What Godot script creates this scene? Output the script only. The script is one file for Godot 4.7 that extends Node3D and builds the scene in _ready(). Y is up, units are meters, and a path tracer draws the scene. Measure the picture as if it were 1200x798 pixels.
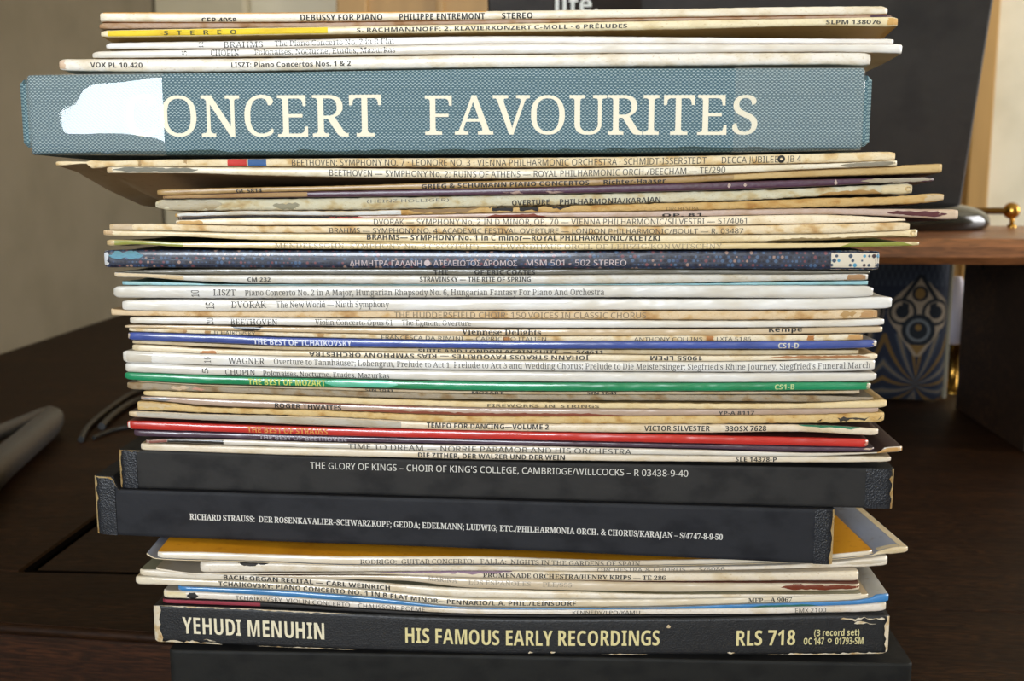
extends Node3D
# A tall stack of long-playing record sleeves and boxed sets on a dark wooden desk, seen from the spines.

const F := 1300.0            # focal length of the photograph in its pixels (1200 x 798)
const L := 0.312             # depth of a record sleeve
const GX0 := -0.25
const GSTEP := 0.002
const GN := 251

var cam_pos := Vector3(0.028, 0.2297, 0.453)
var cam_rot := Vector3(deg_to_rad(-9.0), deg_to_rad(3.5), 0.0)
var cam_basis: Basis
var rng := RandomNumberGenerator.new()
var items: Array = []
var fonts := {}
var tex := {}
var mats := {}
var used := {}

func _ready() -> void:
	rng.seed = 7
	# ------------------------------------------------------------------ camera, sky, light, exposure
	cam_basis = Basis.from_euler(cam_rot)
	var cam := Camera3D.new()
	cam.name = "camera"
	cam.position = cam_pos
	cam.rotation = cam_rot
	cam.fov = rad_to_deg(2.0 * atan(399.0 / F))
	cam.near = 0.02
	cam.far = 20.0
	var lens := CameraAttributesPhysical.new()
	lens.frustum_focal_length = 12.0 / tan(atan(399.0 / F))
	lens.frustum_focus_distance = 0.462
	lens.exposure_aperture = 16.0
	cam.attributes = lens
	add_child(cam)
	cam.fov = rad_to_deg(2.0 * atan(399.0 / F))
	cam.current = true
	var env := Environment.new()
	var sky := Sky.new()
	var psm := ProceduralSkyMaterial.new()
	psm.sky_top_color = Color(0.55, 0.68, 0.9)
	psm.sky_horizon_color = Color(0.85, 0.9, 0.97)
	psm.ground_bottom_color = Color(0.35, 0.36, 0.33)
	psm.ground_horizon_color = Color(0.7, 0.72, 0.7)
	psm.sky_energy_multiplier = 2.0
	psm.ground_energy_multiplier = 1.0
	sky.sky_material = psm
	env.background_mode = Environment.BG_SKY
	env.sky = sky
	env.tonemap_mode = Environment.TONE_MAPPER_LINEAR
	env.tonemap_exposure = 0.6
	env.sdfgi_enabled = true
	env.ssao_enabled = true
	env.ssil_enabled = true
	var we := WorldEnvironment.new()
	we.name = "environment"
	we.environment = env
	add_child(we)
	var al := AreaLight3D.new()          # daylight through the window behind the camera
	al.name = "window_daylight"
	al.area_size = Vector2(0.9, 0.85)
	al.position = Vector3(-0.46, 0.66, 1.93)
	al.light_color = Color(0.965, 0.985, 1.0)
	al.light_energy = 7.0
	al.area_normalize_energy = true
	al.area_range = 12.0
	al.shadow_enabled = true
	add_child(al)                        # an area light shines along its -z, into the room
	var al2 := AreaLight3D.new()         # added unseen source, put in to brighten the back and left walls
	al2.name = "added_side_light"
	al2.area_size = Vector2(1.1, 1.2)
	al2.position = Vector3(2.6, 0.85, -0.35)
	al2.rotation.y = PI / 2.0
	al2.light_color = Color(1.0, 0.98, 0.95)
	al2.light_energy = 8.2
	al2.area_normalize_energy = true
	al2.area_range = 12.0
	al2.shadow_enabled = true
	add_child(al2)
	make_fonts()
	make_textures()
	build_room()
	build_desk()
	build_hutch()
	build_monitor()
	build_desk_things()
	stack_data()
	resolve_stack()
	for it in items:
		build_item(it)
	for it in items:
		dress_item(it)

# ====================================================================== helpers
func ray(px: float, py: float) -> Vector3:
	return -cam_basis.z + cam_basis.x * ((px - 600.0) / F) - cam_basis.y * ((py - 399.0) / F)

func numbered(called: String) -> String:
	var n: int = used.get(called, 0)
	used[called] = n + 1
	return called if n == 0 else "%s_%03d" % [called, n]

func thing(called: String, label: String, category: String, at := Vector3.ZERO, turn := 0.0, group := "") -> Node3D:
	var o := Node3D.new()
	o.name = numbered(called)
	add_child(o, true)
	o.position = at
	o.rotation.y = turn
	tag(o, label, category, group)
	return o

func tag(o: Node3D, label: String, category: String, group := "") -> void:
	o.set_meta("label", label)
	o.set_meta("category", category)
	if group != "":
		o.set_meta("group", group)

func obj(called: String, m: Mesh, mat: Material, parent: Node3D = self, at := Vector3.ZERO, rot := Vector3.ZERO) -> MeshInstance3D:
	var o := MeshInstance3D.new()
	o.name = numbered(called) if parent == self else called
	o.mesh = m
	o.material_override = mat
	o.position = at
	o.rotation = rot
	parent.add_child(o, true)
	return o

func struct(called: String, m: Mesh, mat: Material, label: String, category: String, at: Vector3) -> MeshInstance3D:
	var o := obj(called, m, mat, self, at)
	o.set_meta("kind", "structure")
	tag(o, label, category)
	return o

func box(size: Vector3) -> BoxMesh:
	var b := BoxMesh.new()
	b.size = size
	return b

func new_st() -> SurfaceTool:
	var st := SurfaceTool.new()
	st.begin(Mesh.PRIMITIVE_TRIANGLES)
	return st

func done(st: SurfaceTool, normals := true) -> ArrayMesh:
	if normals:
		st.generate_normals()
	return st.commit()

func poly(st: SurfaceTool, pts: Array, out: Vector3) -> void:
	# a convex polygon, turned so that its front looks along "out"
	var n: Vector3 = (pts[1] - pts[0]).cross(pts[2] - pts[0])
	var p := pts.duplicate()
	if n.dot(out) > 0.0:
		p.reverse()
	for i in range(1, p.size() - 1):
		for q in [p[0], p[i], p[i + 1]]:
			st.set_smooth_group(-1)
			st.set_uv(Vector2(q.x, q.y + q.z))
			st.add_vertex(q)

func rbox(st: SurfaceTool, size: Vector3, r: float, c := Vector3.ZERO, b := Basis.IDENTITY) -> void:
	# a box with chamfered edges
	var h := size * 0.5
	var v := {}
	for sx in [-1, 1]:
		for sy in [-1, 1]:
			for sz in [-1, 1]:
				var k := Vector3(sx, sy, sz)
				for a in 3:
					var q := Vector3(sx * (h.x - r), sy * (h.y - r), sz * (h.z - r))
					q[a] = k[a] * h[a]
					v[[sx, sy, sz, a]] = q
	var put := func(keys: Array, o: Vector3) -> void:
		var pts := []
		for k in keys:
			pts.append(c + b * v[k])
		poly(st, pts, b * o)
	for a in 3:
		var u := (a + 1) % 3
		var w := (a + 2) % 3
		for s in [-1, 1]:
			var ks := []
			for e in [[-1, -1], [1, -1], [1, 1], [-1, 1]]:
				var t := [0, 0, 0]
				t[a] = s
				t[u] = e[0]
				t[w] = e[1]
				ks.append([t[0], t[1], t[2], a])
			var o := Vector3.ZERO
			o[a] = s
			put.call(ks, o)
			for s2 in [-1, 1]:
				var p1 := [0, 0, 0]
				var p2 := [0, 0, 0]
				p1[u] = s
				p2[u] = s
				p1[w] = s2
				p2[w] = s2
				p1[a] = -1
				p2[a] = 1
				var o2 := Vector3.ZERO
				o2[u] = s
				o2[w] = s2
				put.call([[p1[0], p1[1], p1[2], u], [p2[0], p2[1], p2[2], u], [p2[0], p2[1], p2[2], w], [p1[0], p1[1], p1[2], w]], o2)
	for sx in [-1, 1]:
		for sy in [-1, 1]:
			for sz in [-1, 1]:
				put.call([[sx, sy, sz, 0], [sx, sy, sz, 1], [sx, sy, sz, 2]], Vector3(sx, sy, sz))

func rb(size: Vector3, r: float) -> ArrayMesh:
	var st := new_st()
	rbox(st, size, r)
	return done(st)

func grid(st: SurfaceTool, p: Array, uv: Array) -> void:
	# p[col][row]; clockwise seen from the front
	for i in p.size() - 1:
		for j in p[0].size() - 1:
			for k in [[i, j], [i + 1, j], [i + 1, j + 1], [i, j], [i + 1, j + 1], [i, j + 1]]:
				st.set_smooth_group(0)
				st.set_uv(uv[k[0]][k[1]])
				st.add_vertex(p[k[0]][k[1]])

func tube(st: SurfaceTool, pts: Array, radii: Array, sides := 12, flat := 1.0) -> void:
	var rings := []
	var uvs := []
	var up := Vector3.UP
	for i in pts.size():
		var d: Vector3 = (pts[mini(i + 1, pts.size() - 1)] - pts[maxi(i - 1, 0)]).normalized()
		var sd := d.cross(up).normalized()
		if d.cross(up).length() < 0.01:
			sd = Vector3.RIGHT
		var n := sd.cross(d).normalized()
		var ring := []
		var uvr := []
		for k in sides + 1:
			var a := TAU * k / sides
			ring.append(pts[i] + (sd * cos(a) + n * sin(a) * flat) * float(radii[i]))
			uvr.append(Vector2(float(i) * 0.01, float(k) / sides))
		rings.append(ring)
		uvs.append(uvr)
	grid(st, rings, uvs)
	for e in [0, pts.size() - 1]:
		var cap: Array = rings[e].slice(0, sides)
		var d2: Vector3 = (pts[0] - pts[1]) if e == 0 else (pts[-1] - pts[-2])
		poly(st, cap, d2)

func smooth_path(pts: Array, n: int) -> Array:
	var c := Curve3D.new()
	for i in pts.size():
		var t: Vector3 = (pts[mini(i + 1, pts.size() - 1)] - pts[maxi(i - 1, 0)]) / 6.0
		c.add_point(pts[i], -t, t)
	var out := []
	for i in n + 1:
		out.append(c.sample_baked(c.get_baked_length() * i / n, true))
	return out

# ====================================================================== materials
func noise_img(w: int, h: int, freq: float, oct: int, sd: int, kind := FastNoiseLite.TYPE_SIMPLEX_SMOOTH) -> Image:
	var n := FastNoiseLite.new()
	n.seed = sd
	n.frequency = freq
	n.noise_type = kind
	n.fractal_octaves = oct
	var im := n.get_seamless_image(w, h)
	im.convert(Image.FORMAT_RGBA8)
	return im

func ramp(im: Image, stops: Array) -> Image:
	# stops: [value, Color] sorted
	var o := Image.create(im.get_width(), im.get_height(), false, Image.FORMAT_RGBA8)
	for y in im.get_height():
		for x in im.get_width():
			var v := im.get_pixel(x, y).r
			var c: Color = stops[-1][1]
			for i in stops.size():
				if v <= stops[i][0]:
					if i == 0:
						c = stops[0][1]
					else:
						c = stops[i - 1][1].lerp(stops[i][1], (v - stops[i - 1][0]) / (stops[i][0] - stops[i - 1][0]))
					break
			o.set_pixel(x, y, c)
	return o

func mul_img(a: Image, b: Image) -> Image:
	var o := Image.create(a.get_width(), a.get_height(), false, Image.FORMAT_RGBA8)
	for y in a.get_height():
		for x in a.get_width():
			o.set_pixel(x, y, a.get_pixel(x, y) * b.get_pixel(x, y))
	return o

func bump(im: Image, k: float) -> ImageTexture:
	var b := im.duplicate() as Image
	b.bump_map_to_normal_map(k)
	return ImageTexture.create_from_image(b)

func make_textures() -> void:
	# aged card: faint mottling, tan stains and a few dark flecks
	var g1 := ramp(noise_img(256, 256, 0.012, 4, 3), [[0.0, Color("e6dac4")], [0.3, Color("f5efe3")], [0.55, Color("ffffff")], [1.0, Color("fffdf8")]])
	var g2 := ramp(noise_img(256, 256, 0.16, 2, 5), [[0.0, Color("d8cbb6")], [0.14, Color("f4eee4")], [0.26, Color("ffffff")], [1.0, Color("ffffff")]])
	tex.grime = ImageTexture.create_from_image(mul_img(g1, g2))
	tex.clean = ImageTexture.create_from_image(ramp(noise_img(256, 256, 0.012, 4, 9), [[0.0, Color("ece4d6")], [0.4, Color("f8f5ef")], [0.7, Color("ffffff")], [1.0, Color("ffffff")]]))
	var h1 := ramp(noise_img(256, 256, 0.02, 3, 13), [[0.0, Color("c9a87c")], [0.28, Color("ead8b8")], [0.48, Color("faf4e8")], [1.0, Color("ffffff")]])
	var h2 := ramp(noise_img(256, 256, 0.2, 2, 15), [[0.0, Color("a8937a")], [0.12, Color("e9dfd0")], [0.25, Color("ffffff")], [1.0, Color("ffffff")]])
	tex.worn = ImageTexture.create_from_image(mul_img(h1, h2))
	tex.card_n = bump(noise_img(256, 256, 0.09, 3, 21), 1.2)
	tex.gloss_n = bump(noise_img(256, 256, 0.02, 3, 23), 2.4)
	tex.leather_n = bump(noise_img(256, 256, 0.12, 3, 25, FastNoiseLite.TYPE_CELLULAR), 4.0)
	# dark paper with rubbed patches
	tex.rub = ImageTexture.create_from_image(ramp(noise_img(256, 256, 0.02, 5, 31), [[0.0, Color(0.72, 0.72, 0.74)], [0.5, Color(0.95, 0.95, 0.95)], [1.0, Color(1, 1, 1)]]))
	# woven book cloth
	var wv := Image.create(64, 64, false, Image.FORMAT_RGBA8)
	var wh := Image.create(64, 64, false, Image.FORMAT_RGBA8)
	for y in 64:
		for x in 64:
			var row := y / 8
			var fx := fposmod(float(x) + (8.0 if row % 2 else 0.0), 16.0) / 16.0
			var fy := fposmod(float(y), 8.0) / 8.0
			var d := Vector2((fx - 0.5) * 1.25, (fy - 0.5) * 1.0).length()
			var k := 1.0 - smoothstep(0.26, 0.46, d)
			var c := Color("46636e").lerp(Color("b4c3c4"), k)
			c = c.lerp(Color("5f808c"), 0.25 * (0.5 + 0.5 * sin(float(x * 3 + y * 7))))
			wv.set_pixel(x, y, c)
			wh.set_pixel(x, y, Color(k, k, k))
	tex.weave = ImageTexture.create_from_image(wv)
	tex.weave_n = bump(wh, 2.0)
	# printed halftone speckle, dark and light (a printed pattern)
	for which in [0, 1]:
		var hd := Image.create(512, 64, false, Image.FORMAT_RGBA8)
		hd.fill(Color("232c40") if which == 0 else Color("d6ccb8"))
		var r2 := RandomNumberGenerator.new()
		r2.seed = 77 + which
		for gy in 8:
			for gx in 64:
				var cx := gx * 8 + 4 + (4 if gy % 2 else 0)
				var cy := gy * 8 + 4
				var pick := r2.randf()
				var c2 := Color("11131d")
				if which == 0:
					c2 = Color("15182a") if pick < 0.45 else (Color("3f5a7c") if pick < 0.62 else (Color("6e3d46") if pick < 0.8 else (Color("96786c") if pick < 0.86 else Color("2c3c5e"))))
				else:
					c2 = Color("d6ccb8") if pick < 0.35 else (Color("3b4a5c") if pick < 0.65 else (Color("4a90b0") if pick < 0.8 else (Color("8a7440") if pick < 0.9 else Color("41343a"))))
				var rad := r2.randf_range(1.6, 3.6)
				for yy in range(-4, 5):
					for xx in range(-4, 5):
						if Vector2(xx, yy).length() <= rad:
							hd.set_pixel(posmod(cx + xx, 512), posmod(cy + yy, 64), c2)
		tex["dots%d" % which] = ImageTexture.create_from_image(hd)
	# wood grain
	var n1 := noise_img(512, 256, 0.01, 4, 41)
	var wd := Image.create(512, 256, false, Image.FORMAT_RGBA8)
	for y in 256:
		for x in 512:
			var v := n1.get_pixel(x / 6 + 40, y).r * 0.7 + n1.get_pixel((x * 2) % 512, (y * 9) % 256).r * 0.3
			var ring := 0.5 + 0.5 * sin(v * 60.0)
			var t := 0.55 + 0.45 * ring * v * 1.4
			wd.set_pixel(x, y, Color(t, t, t))
	tex.wood = ImageTexture.create_from_image(wd)
	tex.wall = ImageTexture.create_from_image(ramp(noise_img(256, 256, 0.015, 4, 51), [[0.0, Color(0.9, 0.9, 0.88)], [0.5, Color(0.97, 0.97, 0.96)], [1.0, Color(1, 1, 1)]]))
	tex.damask = ImageTexture.create_from_image(damask())

func damask() -> Image:
	var w := 128
	var h := 272
	var im := Image.create(w, h, false, Image.FORMAT_RGBA8)
	var navy := Color("2c3344")
	var cream := Color("b09c82")
	var gold := Color("94713a")
	var dark := Color("22262c")
	var slate := Color("4b5360")
	for y in h:
		for x in w:
			var u := absf((x + 0.5) / w - 0.5) * 2.0            # 0 centre, 1 edge
			var v := (y + 0.5) / h                                # 0 top, 1 bottom
			var c := navy
			if v < 0.16:
				c = navy.lerp(slate, 0.5 + 0.5 * sin(x * 0.55) * sin(y * 0.2))
			# pale body of the ogee
			var half := 0.0
			if v > 0.08 and v < 0.24:
				half = lerpf(0.0, 0.72, (v - 0.08) / 0.16)
			elif v >= 0.24 and v < 0.46:
				half = lerpf(0.72, 0.95, sin((v - 0.24) / 0.22 * PI)) 
			elif v >= 0.46 and v < 0.66:
				half = lerpf(0.7, 0.1, (v - 0.46) / 0.2)
			if u < half:
				c = cream
			if v > 0.08 and v < 0.26 and absf(u - half * 0.62) < 0.07:
				c = dark
			# teardrop
			if Vector2(u * 1.0, (v - 0.215) * 4.4).length() < 0.24:
				c = dark
			if Vector2(u * 1.0, (v - 0.215) * 4.0).length() < 0.15:
				c = gold
			# scrolls
			var sc := Vector2((u - 0.5), (v - 0.345) * 4.4).length()
			if sc < 0.42:
				c = dark
			if sc < 0.33:
				c = cream
			if sc < 0.2 or (v < 0.345 and absf(u - 0.42) < 0.1 and sc < 0.3):
				c = dark
			# roundel
			var rc := Vector2(u, (v - 0.475) * 4.4).length()
			if rc < 0.5:
				c = dark
			if rc < 0.36:
				c = Color("7b7f80")
			if rc < 0.27:
				c = dark
			if Vector2(u, (v - 0.455) * 4.4).length() < 0.1:
				c = gold
			if v > 0.58 and v < 0.65 and u < (0.65 - v) * 3.4:
				c = gold
			# radiating leaves
			if v > 0.5 and u > half and rc > 0.46:
				var a := atan2((v - 0.86) * 4.4, u + 0.05)
				var s := sin(a * 8.0 + u * 3.0)
				c = navy
				if s > 0.86:
					c = gold.darkened(0.1)
				elif s < -0.9:
					c = cream.darkened(0.25)
				elif s < -0.6:
					c = slate
			im.set_pixel(x, y, c)
	return im

func mat(key: String, col: Color, rough: float, t := "", scale := Vector3.ONE, o := {}) -> StandardMaterial3D:
	if key != "" and mats.has(key):
		return mats[key]
	var m := StandardMaterial3D.new()
	m.albedo_color = col
	m.roughness = rough
	m.metallic_specular = o.get("spec", 0.5)
	if t != "":
		m.albedo_texture = tex[t]
	m.uv1_scale = scale
	m.uv1_offset = o.get("off", Vector3.ZERO)
	if o.get("tri", false):
		m.uv1_triplanar = true
	if o.has("n"):
		m.normal_enabled = true
		m.normal_texture = tex[o.n]
		m.normal_scale = o.get("ns", 1.0)
	if o.has("coat"):
		m.clearcoat_enabled = true
		m.clearcoat = o.coat
		m.clearcoat_roughness = o.get("cr", 0.1)
	if o.has("metal"):
		m.metallic = o.metal
	if key != "":
		mats[key] = m
	return m

func spine_mat(col: Color, fin: String) -> StandardMaterial3D:
	var off := Vector3(rng.randf(), rng.randf(), 0)
	match fin:
		"gloss":
			return mat("", col, 0.3, "clean", Vector3(7, 26, 1), {"n": "gloss_n", "ns": 0.8, "off": off, "coat": 1.0, "cr": 0.06})
		"satin":
			return mat("", col, 0.5, "grime", Vector3(14, 26, 1), {"n": "card_n", "ns": 0.5, "off": off, "coat": 0.5, "cr": 0.2})
		"worn":
			return mat("", col, 0.75, "worn", Vector3(16, 28, 1), {"n": "card_n", "ns": 1.0, "off": off})
		"cloth":
			return mat("", Color(1, 1, 1).lerp(col, 0.0), 0.85, "weave", Vector3(147, 180, 1), {"n": "weave_n", "ns": 0.8})
		"dots":
			return mat("", col, 0.4, "dots0", Vector3(9.5, 75, 1), {"coat": 0.8, "cr": 0.1, "n": "gloss_n", "ns": 0.5})
		"black":
			return mat("", col, 0.62, "rub", Vector3(9, 14, 1), {"n": "card_n", "ns": 0.12, "off": off, "spec": 0.3})
		"leather":
			return mat("", col, 0.5, "rub", Vector3(40, 40, 1), {"n": "leather_n", "ns": 0.25, "off": off})
	return mat("", col, 0.7, "grime", Vector3(14, 26, 1), {"n": "card_n", "ns": 0.6, "off": off})

func make_fonts() -> void:
	for d in [["sans", "Droid Sans", 400], ["bold", "Droid Sans", 700], ["serif", "Droid Serif", 400], ["sbold", "Droid Serif", 700]]:
		var f := SystemFont.new()
		f.font_names = PackedStringArray([d[1]])
		f.font_weight = d[2]
		fonts[d[0]] = f

# ====================================================================== setting
func build_room() -> void:
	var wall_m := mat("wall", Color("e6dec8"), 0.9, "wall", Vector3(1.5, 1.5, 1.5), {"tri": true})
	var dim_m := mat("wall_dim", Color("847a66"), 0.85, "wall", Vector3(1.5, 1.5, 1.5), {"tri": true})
	var floor_m := mat("floor", Color("6b5640"), 0.6, "wood", Vector3(1, 1, 1), {"tri": true})
	struct("floor", box(Vector3(5.4, 0.1, 4.2)), floor_m, "brown floor under the desk", "floor", Vector3(0, -0.8, 0.3))
	struct("ceiling", box(Vector3(5.4, 0.1, 4.2)), wall_m, "pale plain ceiling above the desk", "ceiling", Vector3(0, 1.75, 0.3))
	struct("wall_back", box(Vector3(5.4, 2.5, 0.1)), wall_m, "cream painted wall behind the desk", "wall", Vector3(0, 0.475, -1.495))
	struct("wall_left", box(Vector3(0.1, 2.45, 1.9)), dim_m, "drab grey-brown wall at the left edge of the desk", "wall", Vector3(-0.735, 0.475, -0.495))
	struct("wall_far_left", box(Vector3(0.1, 2.5, 4.2)), wall_m, "cream wall beside the window on the left", "wall", Vector3(-2.75, 0.475, 0.3))
	var sw := new_st()
	rbox(sw, Vector3(0.1, 2.5, 0.85), 0.002, Vector3(2.75, 0.475, -1.375))
	rbox(sw, Vector3(0.1, 2.5, 2.15), 0.002, Vector3(2.75, 0.475, 1.325))
	rbox(sw, Vector3(0.1, 0.975, 1.2), 0.002, Vector3(2.75, -0.2875, -0.35))
	rbox(sw, Vector3(0.1, 0.225, 1.2), 0.002, Vector3(2.75, 1.6125, -0.35))
	struct("wall_right", done(sw), wall_m, "cream wall with an added window opening on the right of the room", "wall", Vector3.ZERO)
	sw = new_st()  # frame of the added window that goes with the side light
	for zz in [-0.93, 0.23]:
		rbox(sw, Vector3(0.06, 1.3, 0.04), 0.004, Vector3(2.75, 0.85, zz))
	for yy in [0.22, 1.48]:
		rbox(sw, Vector3(0.06, 0.04, 1.2), 0.004, Vector3(2.75, yy, -0.35))
	struct("window_2", done(sw), mat("white_paint", Color("efece4"), 0.4), "added unseen white window frame in the right wall", "window", Vector3.ZERO)
	# front wall with the window opening that lights the stack
	var x0 := -0.97
	var x1 := 0.05
	var y0 := 0.18
	var y1 := 1.15
	var st := new_st()
	rbox(st, Vector3(2.7 + x0, 2.5, 0.1), 0.002, Vector3((-2.7 + x0) / 2, 0.475, 2.05))
	rbox(st, Vector3(2.7 - x1, 2.5, 0.1), 0.002, Vector3((2.7 + x1) / 2, 0.475, 2.05))
	rbox(st, Vector3(x1 - x0, y0 + 0.775, 0.1), 0.002, Vector3((x0 + x1) / 2, (y0 - 0.775) / 2, 2.05))
	rbox(st, Vector3(x1 - x0, 1.725 - y1, 0.1), 0.002, Vector3((x0 + x1) / 2, (y1 + 1.725) / 2, 2.05))
	struct("wall_front", done(st), wall_m, "cream wall with the window, behind the camera", "wall", Vector3.ZERO)
	var wf := new_st()
	for s in [x0 + 0.02, x1 - 0.02]:
		rbox(wf, Vector3(0.04, y1 - y0, 0.06), 0.004, Vector3(s, (y0 + y1) / 2, 2.05))
	for s in [y0 + 0.02, y1 - 0.02]:
		rbox(wf, Vector3(x1 - x0, 0.04, 0.06), 0.004, Vector3((x0 + x1) / 2, s, 2.05))
	struct("window_1", done(wf), mat("white_paint", Color("efece4"), 0.4), "white window frame behind the camera", "window", Vector3.ZERO)
	# greyer strip in front of the back wall, at the left, then the wooden door in the back wall
	struct("trim_1", rb(Vector3(0.155, 2.4, 0.03), 0.004), mat("trim_grey", Color("c0b69c"), 0.8, "wall", Vector3(2, 2, 2), {"tri": true}), "greyer upright strip between the left wall and the cream wall", "trim", Vector3(-0.605, 0.42, -1.428))
	var dm := mat("door_wood", Color("bd9457"), 0.5, "wall", Vector3(6.0, 0.7, 6.0), {"tri": true})
	var d := struct("door_1", rb(Vector3(1.06, 2.3, 0.03), 0.003), dm, "golden brown wooden door in the cream back wall", "door", Vector3(0.157, 0.4, -1.43))
	obj("stile", rb(Vector3(0.05, 2.3, 0.02), 0.003), dm, d, Vector3(-0.505, 0, 0.02))
	obj("stile", rb(Vector3(0.035, 2.3, 0.02), 0.003), dm, d, Vector3(0.5125, 0, 0.02))
	obj("stile", rb(Vector3(0.012, 2.3, 0.012), 0.002), dm, d, Vector3(-0.36, 0, 0.02))

func build_desk() -> void:
	var wood := mat("desk_wood", Color("38210f"), 0.55, "wood", Vector3(1.6, 6.0, 6.0), {"tri": true, "n": "card_n", "ns": 0.15, "spec": 0.25})
	var red := mat("desk_red", Color("3c2010"), 0.35, "wood", Vector3(1.2, 9.0, 9.0), {"tri": true})
	var o := thing("desk", "dark brown wooden desk with panelled top under the record stack", "desk", Vector3(0, 0, 0))
	var t := 0.03
	# top boards, 4 mm joints between them
	var plank := func(x0: float, x1: float, z0: float, z1: float, dy := 0.0) -> void:
		obj("plank", rb(Vector3(x1 - x0, t, z1 - z0), 0.0022), wood, o, Vector3((x0 + x1) / 2, -t / 2 + dy, (z0 + z1) / 2))
	# the front boards taper: the front edge runs at a slight angle to the joints
	for f in [[-0.683, 0.04, -0.1335], [0.0412, 1.3, -0.1085]]:
		var fs := new_st()
		var za := front_z(f[0])
		var zb := front_z(f[1])
		var up := [Vector3(f[0], 0, f[2]), Vector3(f[1], 0, f[2]), Vector3(f[1], 0, zb), Vector3(f[0], 0, za)]
		var dn := []
		for q in up:
			dn.append(q - Vector3(0, t, 0))
		poly(fs, up, Vector3.UP)
		poly(fs, dn, Vector3.DOWN)
		for k in 4:
			var k2 := (k + 1) % 4
			var mid: Vector3 = (up[0] + up[2]) / 2
			poly(fs, [up[k], up[k2], dn[k2], dn[k]], (up[k] + up[k2]) / 2 - mid)
		obj("plank", done(fs), wood, o)
	plank.call(-0.683, -0.2895, -1.44, -0.1342)
	plank.call(-0.2845, 0.04, -0.70, -0.1385, -0.001)
	plank.call(0.0412, 1.3, -0.70, -0.1095, 0.0)
	plank.call(-0.2845, 1.3, -1.44, -0.7012)
	var ink := mat("shade_fill", Color("0a0705"), 0.95, "", Vector3.ONE, {"spec": 0.05})  # near-black strips paint the shade inside the open grooves
	obj("groove_shade", box(Vector3(0.32, 0.02, 0.0047)), ink, o, Vector3(-0.126, -0.0105, -0.136))
	obj("groove_shade", box(Vector3(0.0047, 0.02, 0.56)), ink, o, Vector3(-0.287, -0.0105, -0.418))
	var under := obj("top_frame", box(Vector3(1.97, 0.02, 1.3)), wood, o, Vector3(0.31, -0.0405, -0.786))
	under.set_meta("label", "dark frame under the boards")
	# rounded front moulding
	var st := new_st()
	var rail := []
	var rad := []
	for i in 9:
		rail.append(Vector3(-0.683 + 1.983 * i / 8.0, -0.0034, front_z(-0.683 + 1.983 * i / 8.0) - 0.0005))
		rad.append(0.003)
	tube(st, rail, rad, 20)
	obj("front_moulding", done(st), wood, o)
	obj("front_apron", rb(Vector3(1.97, 0.12, 0.02), 0.0015), red, o, Vector3(0.31, -0.0655, front_z(0.31) - 0.0085), Vector3(0, -atan(0.085), 0))
	for x in [-0.5, 1.1]:
		obj("pedestal", rb(Vector3(0.36, 0.59, 1.2), 0.004), wood, o, Vector3(x, -0.452, -0.72))

func front_z(x: float) -> float:
	return -0.0615 + 0.085 * (x + 0.22)

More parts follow.
